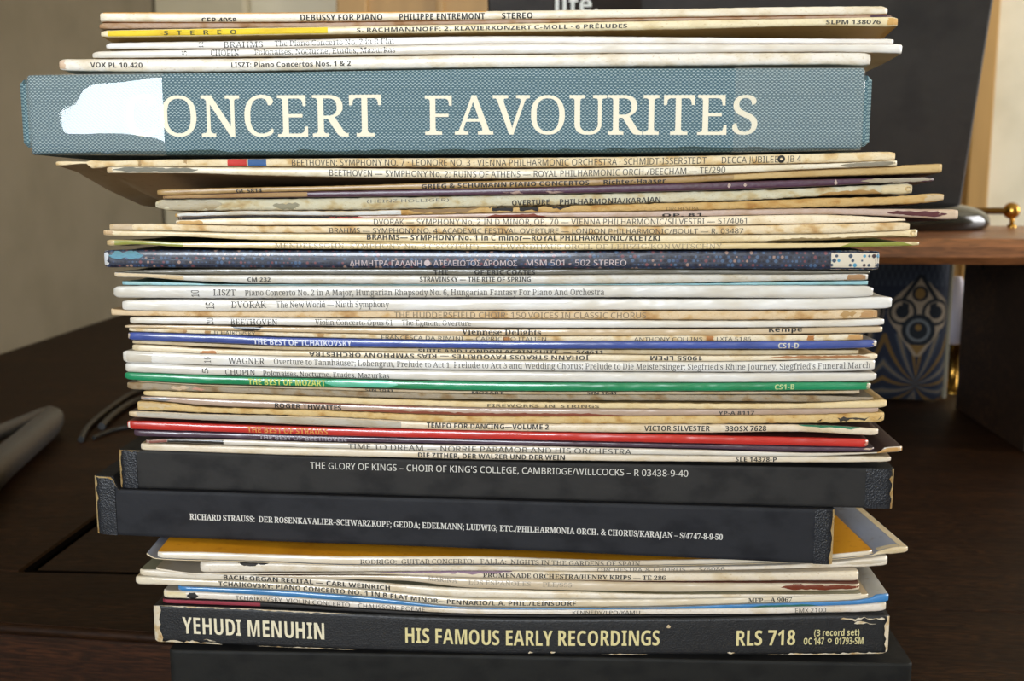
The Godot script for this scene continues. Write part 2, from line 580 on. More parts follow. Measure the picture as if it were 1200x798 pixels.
func build_hutch() -> void:
	var brown := mat("shelf_wood", Color("c9824f"), 0.4, "wood", Vector3(1.0, 8.0, 8.0), {"tri": true, "coat": 0.3, "cr": 0.3})
	var dark := mat("hutch_dark", Color("4a3322"), 0.5, "wood", Vector3(4.0, 2.0, 2.0), {"tri": true})
	var o := thing("desk_shelf", "brown raised shelf with rounded front edge standing on the right of the desk", "shelf", Vector3(0.3, 0, -0.51))
	obj("shelf_board", rb(Vector3(0.92, 0.02, 0.2), 0.006), brown, o, Vector3(0.1, 0.1635, -0.008))
	obj("side_panel", rb(Vector3(0.018, 0.153, 0.165), 0.001), dark, o, Vector3(0.0955, 0.0767, -0.0125))
	obj("side_panel", rb(Vector3(0.018, 0.153, 0.165), 0.001), dark, o, Vector3(-0.32, 0.0767, -0.0125))
	obj("side_panel", rb(Vector3(0.018, 0.153, 0.165), 0.001), dark, o, Vector3(0.53, 0.0767, -0.0125))
	var slot := obj("keyhole", rb(Vector3(0.002, 0.009, 0.004), 0.0008), mat("pit", Color("050403"), 0.9), o, Vector3(0.0862, 0.142, -0.045))
	slot.set_meta("label", "small dark slot in the side panel")
	# brass gallery along the back of the shelf
	var brass := mat("brass", Color("b3893f"), 0.24, "", Vector3.ONE, {"metal": 1.0})
	var g := thing("gallery_rail", "brass gallery rail with a ball on a thin post, on the brown shelf", "rail", Vector3(0.416, 0.1735, -0.585))
	var s := SphereMesh.new()
	s.radius = 0.0075
	s.height = 0.015
	obj("ball", s, brass, g, Vector3(0.0025, 0.0150, 0))
	var st := new_st()
	tube(st, [Vector3(0.0035, -0.0001, 0), Vector3(0.0035, 0.0025, 0), Vector3(0.0035, 0.0026, 0), Vector3(0.0035, 0.012, 0)], [0.004, 0.004, 0.0022, 0.0022], 14)
	obj("post", done(st), brass, g)
	st = new_st()
	tube(st, [Vector3(-0.12, 0.0148, -0.001), Vector3(0.002, 0.0148, 0)], [0.0032, 0.0032], 14)
	obj("rod", done(st), mat("brass_dark", Color("6f5328"), 0.4, "", Vector3.ONE, {"metal": 1.0}), g)
	st = new_st()
	tube(st, [Vector3(-0.116, -0.0001, 0), Vector3(-0.116, 0.0025, 0), Vector3(-0.116, 0.0026, 0), Vector3(-0.116, 0.013, 0)], [0.004, 0.004, 0.0022, 0.0022], 14)
	obj("post", done(st), brass, g)
	# patterned fabric behind the opening
	var fm := mat("damask", Color(0.86, 0.86, 0.86), 0.9, "damask", Vector3(1, 1, 1))
	var fs := new_st()
	var p := []
	var uv := []
	for i in 25:
		var col := []
		var cuv := []
		for j in 13:
			var x := 0.2 + 0.186 * i / 24.0
			var y := 0.002 + 0.152 * (1.0 - j / 12.0)
			var edge := minf(1.0, minf(0.386 - x, x - 0.2) / 0.012)
			var ez := -0.012 * pow(1.0 - edge, 2.0)
			var et := minf(1.0, minf(0.154 - y, y - 0.002) / 0.01)
			ez += -0.01 * pow(1.0 - et, 2.0)
			col.append(Vector3(x - 0.29, y, ez + 0.0015 * sin(x * 90.0)))
			cuv.append(Vector2((x - 0.3545) / 0.062 + 0.5, (0.137 - y) / 0.137))
		p.append(col)
		uv.append(cuv)
	grid(fs, p, uv)
	var c := thing("cushion", "blue and cream damask patterned cushion standing behind the shelf opening", "cushion", Vector3(0.29, 0, -0.628))
	obj("cover", done(fs), fm, c)
	obj("filling", rb(Vector3(0.185, 0.15, 0.03), 0.012), mat("navy_cloth", Color("2c3344"), 0.9), c, Vector3(0.003, 0.077, -0.0278))
	obj("piping", rb(Vector3(0.004, 0.15, 0.006), 0.0015), mat("piping", Color("8d8672"), 0.8), c, Vector3(0.0965, 0.0775, -0.012))
	# pale jug and brass stem glimpsed in the gap
	st = new_st()
	tube(st, smooth_path([Vector3(0, 0.050, 0), Vector3(0, 0.060, 0), Vector3(0, 0.075, 0), Vector3(0, 0.1, 0), Vector3(0, 0.118, 0)], 14), [0.008, 0.011, 0.013, 0.0145, 0.015, 0.0155, 0.0155, 0.015, 0.014, 0.0125, 0.011, 0.009, 0.007, 0.005, 0.0035], 18)
	var cs := thing("candlestick", "small brass candlestick with a pale candle beside the patterned cushion", "candlestick", Vector3(0.41, 0, -0.69))
	obj("candle", done(st), mat("pale", Color("c9c4d2"), 0.5), cs)
	st = new_st()
	tube(st, [Vector3(0, 0.0, 0), Vector3(0, 0.003, 0), Vector3(0, 0.006, 0), Vector3(0, 0.035, 0), Vector3(0, 0.042, 0), Vector3(0, 0.050, 0)], [0.016, 0.016, 0.007, 0.006, 0.010, 0.011], 16)
	obj("stem", done(st), brass, cs)

func build_monitor() -> void:
	var black := mat("monitor_black", Color("302d2a"), 0.55, "rub", Vector3(3, 3, 3), {"tri": true, "n": "card_n", "ns": 0.15})
	var gloss := mat("gloss_black", Color("0c0d0c"), 0.14, "", Vector3.ONE, {"coat": 0.6, "cr": 0.05})
	var o := thing("monitor", "large black flat monitor seen from behind, leaning forward on the shelf", "monitor", Vector3(0.155, 0.1735, -0.55))
	var tilt := atan2(0.0495, 0.1741)
	var h := 0.27
	var w := 0.4116
	var b := Basis(Vector3.RIGHT, tilt)
	var foot := Vector3(0.0, 0.008, -0.0008)
	var pc := foot + b * Vector3(0, h / 2, -0.009)
	obj("back_panel", rb(Vector3(w, h, 0.018), 0.002), black, o, pc, Vector3(tilt, 0, 0))
	# dark label with the word
	var tw := 0.0733
	var lx := 0.0405 - 0.155
	var yy := 0.186
	var lab := obj("label_panel", rb(Vector3(tw, 0.06, 0.001), 0.0002), mat("label_black", Color("171412"), 0.3), o, foot + b * Vector3(lx, yy + 0.03 - 0.008, 0.0004), Vector3(tilt, 0, 0))
	var tm := TextMesh.new()
	tm.font = fonts.bold
	tm.text = "life."
	tm.font_size = 40
	tm.pixel_size = 0.00052
	tm.depth = 0.0003
	tm.curve_step = 1.0
	tm.horizontal_alignment = HORIZONTAL_ALIGNMENT_LEFT
	var t := obj("lettering", tm, mat("white_print", Color("e6ebe6"), 0.6), lab, Vector3(-tw / 2 + 0.0002, -0.0212, 0.0007))
	t.set_meta("label", "white word on the dark label")
	var st := new_st()
	tube(st, smooth_path([Vector3(0.05, 0.006, -0.02), Vector3(0.05, 0.05, -0.022), Vector3(0.05, 0.12, -0.0)], 10), [0.02, 0.02, 0.02, 0.019, 0.018, 0.018, 0.018, 0.018, 0.018, 0.018, 0.018], 16, 0.5)
	obj("neck", done(st), gloss, o)
	# oval glossy base, lathed and squashed
	st = new_st()
	var prof := [[0.0, 0.0265], [0.5, 0.026], [0.7, 0.0245], [0.82, 0.0222], [0.9, 0.0195], [0.95, 0.0165], [0.985, 0.013], [1.0, 0.009], [1.0, 0.005], [0.98, 0.0015], [0.95, 0.0], [0.0, 0.0]]
	var p := []
	var uv := []
	for i in 65:
		var a := -TAU * i / 64.0
		var col := []
		var cuv := []
		for q in prof:
			col.append(Vector3(cos(a) * q[0] * 0.145 + 0.085, q[1], sin(a) * q[0] * 0.045 + 0.005))
			cuv.append(Vector2(i / 64.0, q[1]))
		p.append(col)
		uv.append(cuv)
	grid(st, p, uv)
	obj("base", done(st), gloss, o)

func build_desk_things() -> void:
	var rubber := mat("grey_rubber", Color("4a4846"), 0.42, "", Vector3.ONE, {"n": "card_n", "ns": 0.1})
	var st := new_st()
	var path := smooth_path([Vector3(-0.405, 0.0135, -0.128), Vector3(-0.444, 0.0135, -0.14), Vector3(-0.457, 0.0135, -0.18), Vector3(-0.4473, 0.0135, -0.335), Vector3(-0.4436, 0.0135, -0.403), Vector3(-0.4407, 0.0135, -0.44), Vector3(-0.4365, 0.0135, -0.468), Vector3(-0.4275, 0.0135, -0.462), Vector3(-0.418, 0.0135, -0.432), Vector3(-0.4047, 0.0135, -0.369), Vector3(-0.3915, 0.0135, -0.305), Vector3(-0.3716, 0.0135, -0.225), Vector3(-0.362, 0.0135, -0.175), Vector3(-0.375, 0.0135, -0.138), Vector3(-0.406, 0.0135, -0.128)], 64)
	var rad := []
	for i in path.size():
		rad.append(0.0065 + 0.0053 * smoothstep(29.0, 37.0, float(i)) * (1.0 - smoothstep(54.0, 64.0, float(i))))
	tube(st, path, rad, 16)
	tag(obj("looped_handle", done(st), rubber), "dark grey moulded loop handle lying on the desk at the left", "handle")
	var cm := mat("cable_black", Color("1d2022"), 0.4)
	var curves := [
		[[Vector3(-0.386, 0.0032, -0.425), Vector3(-0.40, 0.0032, -0.47), Vector3(-0.412, 0.0032, -0.54), Vector3(-0.418, 0.0032, -0.62), Vector3(-0.40, 0.0032, -0.70), Vector3(-0.34, 0.0032, -0.76)], 0.0026, "outermost black cable of the bundle curving behind the stack"],
		[[Vector3(-0.388, 0.0037, -0.47), Vector3(-0.394, 0.0037, -0.50), Vector3(-0.399, 0.0037, -0.54), Vector3(-0.3985, 0.0037, -0.58), Vector3(-0.38, 0.0037, -0.64), Vector3(-0.33, 0.0037, -0.70)], 0.0032, "thicker inner black cable of the bundle curving behind the stack"],
		[[Vector3(-0.380, 0.0021, -0.436), Vector3(-0.3785, 0.0021, -0.452), Vector3(-0.372, 0.0021, -0.47), Vector3(-0.35, 0.0021, -0.486), Vector3(-0.32, 0.0021, -0.486), Vector3(-0.25, 0.0021, -0.48)], 0.0018, "thin black cable running straight behind the red sleeve"]]
	for c in curves:
		var s2 := new_st()
		var pp := smooth_path(c[0], 28)
		var rr := []
		for i in pp.size():
			rr.append(c[1])
		tube(s2, pp, rr, 10)
		tag(obj("cable", done(s2), cm), c[2], "cable", "black cables on the desk")

# ====================================================================== the stack
# Every record is described from the top of the stack down: its spine as [x, top, bottom] knots, colours of spine and cover, finish, and what is printed on it.
func rec(label: String, k: Array, spine: String, panel: String, fin: String, o := {}) -> void:
	var it := {"kind": "sleeve", "label": label, "k": k, "spine": Color(spine), "panel": Color(panel), "fin": fin, "z": rng.randf_range(-0.0006, 0.0006), "yaw": 0.0, "r": 0.35, "p": 2.8, "t": [], "b": [], "comp": 0.1, "sagc": 0.0, "sagl": 0.0, "wear": 0.12}
	it.merge(o, true)
	items.append(it)

const INK := "1d1b19"
const GREY := "3a3733"

func stack_data() -> void:
	# ---- on the box
	rec("topmost cream record sleeve with an orange top edge, first in the stack", [[116, 14.5, 24], [118, 14, 24.5], [300, 14, 25], [570, 12.3, 22.5], [800, 9.5, 19.5], [970, 7, 16.8], [1036, 6.8, 15.8], [1041, 9, 14.5]], "efe6d2", "d9922f", "satin",
		{"t": [["CFP 4058", 236, 277, 5.5, 3.6, INK, "bold"], ["DEBUSSY FOR PIANO", 352, 448, 6.4, 1.3, INK, "bold"], ["PHILIPPE ENTREMONT", 468, 568, 6.4, 1.2, INK, "bold"], ["STEREO", 588, 624, 6.2, 1.2, INK, "bold"]], "b": [[116, 570, "e3a64a", 0.72, 1.0, 0]]})
	rec("thin worn mauve-grey sleeve directly under the topmost cream one", [[115, 28, 31.5], [119, 26, 33], [350, 26, 31], [570, 23, 27.2], [800, 19.8, 23], [1000, 17.4, 20.3], [1046, 17, 19.6]], "b9a08d", "8d7465", "worn", {"z": -0.0016, "b": [[1020, 1046, "4a3346", -1.0, 1.0, 0]]})
	rec("cream sleeve with a bright yellow left end and letter-spaced lettering", [[117, 37, 41.5], [128, 35, 43.2], [350, 31.3, 40], [570, 27.5, 37], [800, 23.5, 33.5], [970, 20.7, 29.5], [1045, 19, 30.3], [1053, 20.5, 29]], "ecdfb9", "b3924f", "satin",
		{"t": [["S   T   E   R   E   O", 192, 277, 4.6, 0.3, "4c4a14", "bold"], ["S. RACHMANINOFF: 2. KLAVIERKONZERT C-MOLL · 6 PRÉLUDES", 418, 735, 4.4, 0.4, GREY, "bold"], ["SLPM 138076", 968, 1032, 4.4, 0.6, GREY, "bold"]], "b": [[126, 384, "efd22c", -1.0, 1.0, 0], [1040, 1053, "d3a762", -1.0, 1.0, 0.3]], "comp": 0.2, "sagc": 0.05})
	rec("upper of two thin white sleeves below the yellow-ended one", [[123, 52, 55.5], [126, 50, 57], [300, 46.8, 56.2], [570, 41.6, 51], [800, 43, 50.6], [970, 44.8, 50.7], [1048, 45.2, 51]], "f3f1ee", "ded8cc", "gloss",
		{"z": -0.001, "t": [["BRAHMS", 262, 308, 6.2, 0.2, GREY, "serif"], ["The Piano Concerto No. 2 in B Flat", 322, 462, 6, -0.4, GREY, "serif"], ["12", 233, 238, 6, 0.0, GREY, "serif", {"rot": 1}]]})
	rec("lower of two thin white sleeves below the yellow-ended one, reaching furthest right", [[107, 62.5, 66.5], [112, 60, 67.5], [300, 57, 65.8], [570, 51.3, 62.5], [800, 51.2, 61.2], [970, 51.4, 60], [1057, 51.3, 62], [1058, 52, 61.5]], "f1efeb", "c9b28e", "gloss",
		{"t": [["CHOPIN", 247, 280, 7, 0.0, GREY, "serif"], ["Polonaises, Nocturne, Etudes, Mazurkas", 298, 463, 6, -0.3, GREY, "serif"], ["5", 213, 219, 5, 0.0, GREY, "serif", {"rot": 1}]]})
	rec("thick off-white sleeve lying directly on top of the blue cloth box", [[68, 71.5, 80], [74, 68.6, 82.2], [210, 68.4, 83.5], [570, 63.8, 78.4], [800, 61.6, 76.3], [970, 61, 75], [1014, 60.8, 76], [1021, 63.5, 74]], "ece6da", "cbbfa6", "satin",
		{"t": [["VOX PL 10.420", 106, 167, 5.2, 0.2, GREY, "bold"], ["LISZT: Piano Concertos Nos. 1 & 2", 271, 411, 5.4, 0.6, GREY, "bold"]], "b": [[68, 76, "d9bfa6", -1.0, 1.0, 0.25]]})
	rec("thick blue woven-cloth record box with large gold CONCERT FAVOURITES lettering", [[33, 87, 180.5], [300, 84, 181], [600, 79.4, 179.4], [860, 78.8, 177.4], [1012, 78.6, 174.6]], "6f8e99", "6f8e99", "cloth",
		{"kind": "box", "name": "record_box", "p": 7.0, "r": 0.06, "wear": 0.0, "z": 0.002, "t": [["CONCERT", 149, 447, 45, 1.6, "ece4cc", "serif", {"dy1": 3.2, "bold": 0.15}], ["FAVOURITES", 498, 888, 44, 3.6, "ece4cc", "serif", {"dy1": 5.4, "bold": 0.15}]]})
	# ---- fanned sleeves under the box
	rec("cream sleeve with small red and blue squares near its left end, under the blue box", [[64, 189.5, 193], [70, 188.6, 193.8], [101, 189.4, 191.6], [106, 187.6, 197], [125, 188.2, 196], [200, 186.6, 195], [400, 185.2, 195], [600, 184.6, 195.8], [800, 182.6, 193.4], [960, 179.4, 190.6], [1044, 177.6, 187.6], [1050, 178.6, 186.2]], "ecdcba", "dcc6a6", "worn",
		{"z": 0.0004, "sagc": 0.1, "sagl": 0.0175, "t": [["BEETHOVEN: SYMPHONY NO. 7 · LEONORE NO. 3 · VIENNA PHILHARMONIC ORCHESTRA · SCHMIDT-ISSERSTEDT", 342, 828, 7.2, 0.2, GREY, "sans"], ["DECCA JUBILEE", 846, 912, 7, 0.3, GREY, "sans"], ["●", 911, 920, 7, 0.3, INK, "sans", {"disc": 0.35}], ["JB 4", 922, 939, 6.8, 0.3, GREY, "sans"]],
		"b": [[266.5, 289, "c8372f", -0.9, 0.9, 0], [290.5, 312, "3c67a8", -0.9, 0.9, 0], [162, 165, "b39468", -1, 1, 0.4], [214, 220, "b39468", -0.2, 1, 0.5]]})
	rec("cream sleeve with the words Ruins of Athens, second under the blue box", [[124, 195.5, 202.5], [128, 194.4, 202.5], [220, 195.8, 202.8], [300, 196, 205.4], [570, 198, 209.2], [780, 195, 205.8], [850, 193.6, 203.4], [960, 191.8, 197.6], [1052, 187.6, 195]], "e8dfc8", "d3b998", "satin",
		{"sagc": 0.1, "sagl": 0.0185, "t": [["BEETHOVEN — SYMPHONY No. 2; RUINS OF ATHENS — ROYAL PHILHARMONIC ORCH./BEECHAM — TE/290", 386, 850, 7, 0.3, GREY, "sans"]], "b": [[132, 232, "77766a", -0.6, 0.75, 0.25], [124, 131, "c9b189", -1, 1, 0.3], [985, 1050, "8b8371", -0.8, 0.8, 0.2]]})
	rec("tan sleeve with dark lettering that sweeps up to the right past the sleeves around it", [[183, 222.4, 227.6], [190, 221.6, 228.4], [300, 218.8, 225], [400, 217, 222.6], [570, 211.2, 220], [780, 206.4, 214.4], [960, 197.8, 206.4], [1098, 191.2, 202], [1105, 191, 201]], "a98a58", "6f5437", "satin",
		{"z": -0.002, "sagc": 0.35, "t": [["GL 5814", 277, 307, 4.6, 0.8, INK, "bold"], ["GRIEG & SCHUMANN PIANO CONCERTOS — Richter-Haaser", 494, 780, 5.2, 0.6, INK, "bold"]], "b": [[860, 1105, "c8ab74", -1.0, 1.0, 0.1]]})
	rec("sleeve with a purple spine among the fanned tan sleeves", [[190, 229.2, 233.6], [300, 225.4, 231.4], [400, 223.5, 230.4], [570, 220.6, 228], [780, 215, 224], [960, 209.8, 217.8], [1020, 208.6, 214.8], [1090, 207.4, 212.4], [1095, 208.6, 211.6]], "4d2f44", "55404a", "satin",
		{"z": -0.001, "sagc": 0.35, "b": [[190, 360, "a38358", -1.0, 1.0, 0.1], [1010, 1095, "a59c89", -0.8, 0.9, 0.35], [590, 612, "a98f86", -0.9, -0.3, 0.6], [640, 660, "a98f86", -0.9, -0.2, 0.7], [853, 856, "bca79c", -0.7, 0.7, 0.5], [872, 874, "bca79c", -0.7, 0.7, 0.5], [978, 981, "bca79c", -0.9, 0.6, 0.4]]})
	rec("tattered greenish-white sleeve with a frayed left end, below the purple spine", [[181, 237, 241.5], [186, 233, 244], [205, 232, 246.4], [300, 232.2, 246], [400, 231, 245.6], [570, 228.4, 241.4], [780, 224.4, 236.6], [880, 222.2, 233.8], [960, 218.8, 229], [1040, 215.4, 226.4], [1063, 213.6, 227], [1070, 216.5, 224.5]], "cfcbb4", "a99c80", "worn",
		{"z": -0.003, "sagc": 0.35, "wear": 0.4, "t": [["(HEINZ HOLLIGER)", 430, 526, 3.6, -2.6, "6b675c", "sans"], ["OVERTURE", 600, 644, 6, 2.6, GREY, "bold"], ["PHILHARMONIA/KARAJAN", 656, 774, 6, 2.6, GREY, "bold"]], "b": [[181, 260, "b5ab92", -0.9, 0.9, 0.5], [320, 350, "8f8a72", -0.7, 0.3, 0.6], [1034, 1070, "d8c79f", -1, 1, 0.25], [960, 1034, "b08c55", -1.0, -0.1, 0.3]], "curl": [1064, 221, 3.4]})
	rec("torn tan sleeve with ragged dark gaps along its upper edge", [[204, 250.5, 254], [210, 249.4, 254], [300, 246.6, 252], [400, 246.6, 252.4], [570, 242.4, 249.4], [660, 240.6, 248.6], [780, 237.6, 246.6], [880, 235, 244.6], [960, 231.8, 242.4], [1040, 230, 239.6], [1100, 226.2, 236], [1107, 227.6, 233.6]], "c9a970", "8a6a43", "worn",
		{"z": -0.002, "sagc": 0.35, "wear": 0.4, "t": [["ORCHESTRA", 781, 819, 4, 2.2, "7a5f38", "sans"]], "b": [[207, 470, "d5d6d2", -1.0, 1.0, 0.2], [574, 604, "191512", -0.5, 1.0, 0.7], [606, 634, "191512", -0.4, 1.0, 0.6], [641, 668, "191512", 0.1, 1.0, 0.7], [480, 560, "8d7350", -0.5, 1.0, 0.8], [1085, 1107, "c5b08c", -1, 1, 0.4]]})
	rec("mauve sleeve whose right end gapes open showing dark red inside", [[208, 253.8, 257.4], [214, 253, 257.8], [300, 252, 254.4], [400, 252.8, 255.4], [570, 249.6, 254.2], [780, 246.8, 253.6], [960, 244, 250.8], [1040, 244.4, 253], [1118, 244.8, 257], [1124, 246, 256.4]], "bfa89a", "51232a", "satin",
		{"z": -0.001, "sagc": 0.35, "t": [["OP. 81", 776, 822, 3.6, 1.6, INK, "bold"]], "b": [[208, 420, "1c1a1e", -1, 1, 0.1], [385, 425, "b5483d", -0.8, 0.2, 0.5], [570, 640, "7d3b2b", -1, 0.2, 0.5], [1040, 1110, "5a2a30", -0.5, 0.45, 0.2], [1100, 1124, "cdb59b", -1, 1, 0.3]]})
	rec("cream sleeve lettered Symphony No. 2 in D minor, below the gaping mauve one", [[205, 258.4, 262.4], [210, 257.6, 263.2], [300, 254.6, 264], [400, 255.4, 263.8], [570, 255.2, 264.2], [780, 254.4, 264.6], [960, 251.4, 262], [1020, 253.8, 260.8], [1062, 256.6, 258.6]], "eee0c4", "b0936a", "satin",
		{"sagc": 0.35, "t": [["DVORAK — SYMPHONY No. 2 IN D MINOR, OP. 70 — VIENNA PHILHARMONIC/SILVESTRI — ST/4061", 438, 875, 6.6, 0.2, GREY, "sans"]], "b": [[205, 240, "caa468", -1, 0.6, 0.3]]})
	rec("cream sleeve lettered Academic Festival Overture, second of three cream spines together", [[127, 263.5, 269.4], [132, 262, 270.2], [200, 262, 270.6], [300, 264.8, 272.4], [570, 265, 273.6], [780, 265.2, 274.4], [960, 262.6, 273.6], [1060, 260.4, 270.6], [1067, 261.8, 269.6]], "e8d8ba", "b99c72", "worn",
		{"z": 0.0015, "sagc": 0.3, "t": [["BRAHMS — SYMPHONY NO. 4: ACADEMIC FESTIVAL OVERTURE — LONDON PHILHARMONIC/BOULT — R. 03487", 386, 871, 5.8, 0.8, GREY, "sans"]], "b": [[127, 156, "cbb79a", -1, 1, 0.5]]})
	rec("cream sleeve lettered Symphony No. 1 in C minor with a curled right tip", [[120, 269.6, 275], [126, 269, 276], [200, 271, 276.8], [300, 273, 281], [570, 274.2, 284], [780, 275, 284], [960, 274, 281.6], [1066, 268.4, 277.6], [1073, 268, 278], [1076, 270, 276]], "ecdcb6", "8a8a3c", "satin",
		{"sagc": 0.3, "t": [["BRAHMS— SYMPHONY No. 1 in C minor—ROYAL PHILHARMONIC/KLETZKI", 430, 774, 6.2, -0.6, INK, "bold"]], "b": [[120, 132, "cbb08c", -1, 1, 0.4], [900, 1066, "8a7650", -1, -0.3, 0.3]], "curl": [1070, 273, 3.6]})
	rec("yellowish sleeve with olive green ends and pale serif lettering", [[124, 282, 287], [128, 280.6, 288], [160, 281.6, 286.4], [215, 284, 289.6], [300, 283.4, 291.2], [570, 284.6, 293], [780, 284.4, 292.4], [960, 284.8, 290.6], [1070, 283, 287.8], [1078, 283.4, 287]], "e6d3a4", "77793a", "gloss",
		{"sagc": 0.3, "t": [["MENDELSSOHN: SYMPHONY No. 3 (\"SCOTCH\") — GEWANDHAUS ORCH. OF LEIPZIG/KONWITSCHNY", 322, 846, 6, 0.2, "9a8a70", "serif"]], "b": [[134, 214, "9aa04c", -1, 1, 0.1], [984, 1070, "8c9040", -1, 0.9, 0.1], [124, 133, "cbb48a", -1, 1, 0.4], [1068, 1078, "cbb98a", -1, 1, 0.3]]})
	# ---- middle of the stack
	rec("dark navy double sleeve printed with coloured speckles and a cream dotted right end", [[121, 295, 311], [125, 293.4, 313.4], [150, 292.6, 313.4], [570, 294.6, 314.4], [800, 294, 315], [1026, 294, 316], [1031, 295, 315]], "ffffff", "3a3a44", "dots",
		{"p": 4.0, "r": 0.2, "t": [["ΔΗΜΗΤΡΑ ΓΑΛΑNΗ", 410, 494, 6.4, 4.2, "c3b3b4", "sans"], ["●", 497, 504, 6.4, 4.0, "c3b3b4", "sans", {"disc": 0.05}], ["ΑΤΕΛΕΙΩΤΟΣ ΔΡΟΜΟΣ", 508, 606, 6.4, 3.8, "c3b3b4", "sans"], ["MSM 501 - 502 STEREO", 617, 734, 6.6, 3.2, "c3b3b4", "sans"]], "b": [[974, 1031, "ffffff", -1, 1, 0, "dots1"], [121, 126, "c9cdd2", -1, 1, 0.5], [150, 240, "8fa3b5", -0.06, -0.02, 0.1], [128, 168, "5f93a8", 0.0, 0.8, 0.35]]})
	rec("dull grey-green sleeve with black capitals just under the speckled one", [[142, 317.2, 320], [160, 316.4, 320.4], [260, 314.6, 321.4], [400, 314.4, 321.6], [570, 314.6, 322.2], [800, 315.4, 320.8], [940, 316.4, 320.8], [1020, 317, 320]], "75736a", "5f5e55", "gloss",
		{"z": -0.002, "t": [["THE", 508, 525, 5.6, 0.4, INK, "bold"], ["OF ERIC COATES", 556, 627, 5.6, 0.4, INK, "bold"]]})
	rec("pale grey sleeve lettered The Rite of Spring", [[133, 319, 323.4], [137, 318, 324.6], [165, 319.6, 325], [215, 322.4, 328.6], [300, 321.8, 332.2], [570, 322.4, 333.2], [780, 321.4, 332], [940, 321.8, 328.8], [1014, 320.4, 328.4], [1018, 321.4, 327.6]], "cbc8bf", "a89a80", "satin",
		{"t": [["CM 232", 290, 317, 4.8, 0.4, GREY, "bold"], ["STRAVINSKY — THE RITE OF SPRING", 492, 622, 5.6, -0.6, GREY, "bold"]], "b": [[133, 215, "d3bf9d", -1, 1, 0.2], [990, 1018, "a5805a", -1, 0.7, 0.3]]})
	rec("very thin teal sleeve squeezed above the thick grey-white one", [[142, 329.4, 333.6], [210, 331, 334.4], [260, 333, 334.6], [570, 333.4, 334.6], [780, 332.4, 334], [940, 330, 333.6], [1018, 329, 333.4]], "8fbcc4", "5f8f92", "satin", {"z": -0.001})
	rec("thick grey-white sleeve lettered Hungarian Fantasy For Piano And Orchestra", [[132, 338, 346.6], [136, 335.4, 349], [200, 334.8, 349.4], [570, 334.4, 348.6], [780, 334.2, 348.6], [960, 334.6, 349.6], [1018, 335, 348], [1024, 338, 346]], "dcdbd7", "b6b2a8", "gloss",
		{"p": 3.5, "r": 0.3, "t": [["LISZT", 250, 276, 7.2, 0.4, GREY, "serif"], ["Piano Concerto No. 2 in A Major, Hungarian Rhapsody No. 6, Hungarian Fantasy For Piano And Orchestra", 287, 708, 7, 0.6, GREY, "serif"], ["10", 224, 233, 8, 1.4, GREY, "serif", {"rot": 1}]]})
	rec("thick white sleeve lettered The New World, Ninth Symphony, its right end sticking out", [[142, 355, 361], [145, 352, 364.4], [200, 351, 365.4], [300, 351, 365], [570, 350.2, 363.6], [820, 350.6, 363], [940, 350, 363], [1042, 347.8, 361.4], [1046, 349, 360]], "e6e4df", "bfb8aa", "gloss",
		{"p": 3.5, "r": 0.3, "t": [["DVORAK", 271, 312, 7.2, -1.0, INK, "serif"], ["The New World — Ninth Symphony", 324, 456, 7, -1.0, INK, "serif"], ["15", 241, 251, 7.6, 0, INK, "serif", {"rot": 1}]]})
	rec("brown-stained tan sleeve lettered 150 Voices in Classic Chorus", [[129, 361.6, 369.4], [140, 362.6, 369.6], [250, 365, 370.8], [570, 364.2, 373.4], [820, 364, 374.8], [940, 363.8, 374.4], [1022, 362.4, 373.4], [1029, 364, 372.4]], "d9c3a2", "a48762", "worn",
		{"z": -0.001, "t": [["THE HUDDERSFIELD CHOIR: 150 VOICES IN CLASSIC CHORUS", 462, 757, 6.8, 0.2, "7a6a55", "sans"]], "b": [[1010, 1029, "b58d5e", -1, 1, 0.5], [985, 1003, "b3915f", -0.5, 0.7, 0.8]]})
	rec("slim white sleeve lettered Violin Concerto Opus 61 The Egmont Overture", [[151, 373, 378], [154, 371.8, 379.2], [250, 372.2, 380.4], [570, 374.2, 384], [820, 376, 384], [960, 375.6, 383.2], [1034, 373.4, 381], [1037, 374.6, 380]], "e2dfd8", "b9b1a3", "gloss",
		{"t": [["BEETHOVEN", 270, 325, 6.6, 0.6, INK, "serif"], ["Violin Concerto Opus 61", 369, 460, 6.4, 0.0, GREY, "serif"], ["The Egmont Overture", 471, 552, 6.4, -0.4, GREY, "serif"], ["20", 242, 250, 7, 0, GREY, "serif", {"rot": 1}]]})
	rec("beige sleeve with bold Viennese Delights lettering", [[145, 381.6, 384], [152, 380.8, 384], [230, 381.2, 386.4], [350, 383.2, 389.6], [570, 385, 393.2], [820, 385.4, 392.8], [940, 384, 391], [1030, 382.6, 389.6], [1035, 383.4, 388.6]], "cdb898", "a58a64", "gloss",
		{"t": [["Viennese Delights", 541, 634, 6.6, -0.2, INK, "sbold"], ["Kempe", 901, 940, 5.6, -2.0, INK, "bold"]], "b": [[271, 308, "24262a", -0.8, 1.0, 0.5]]})
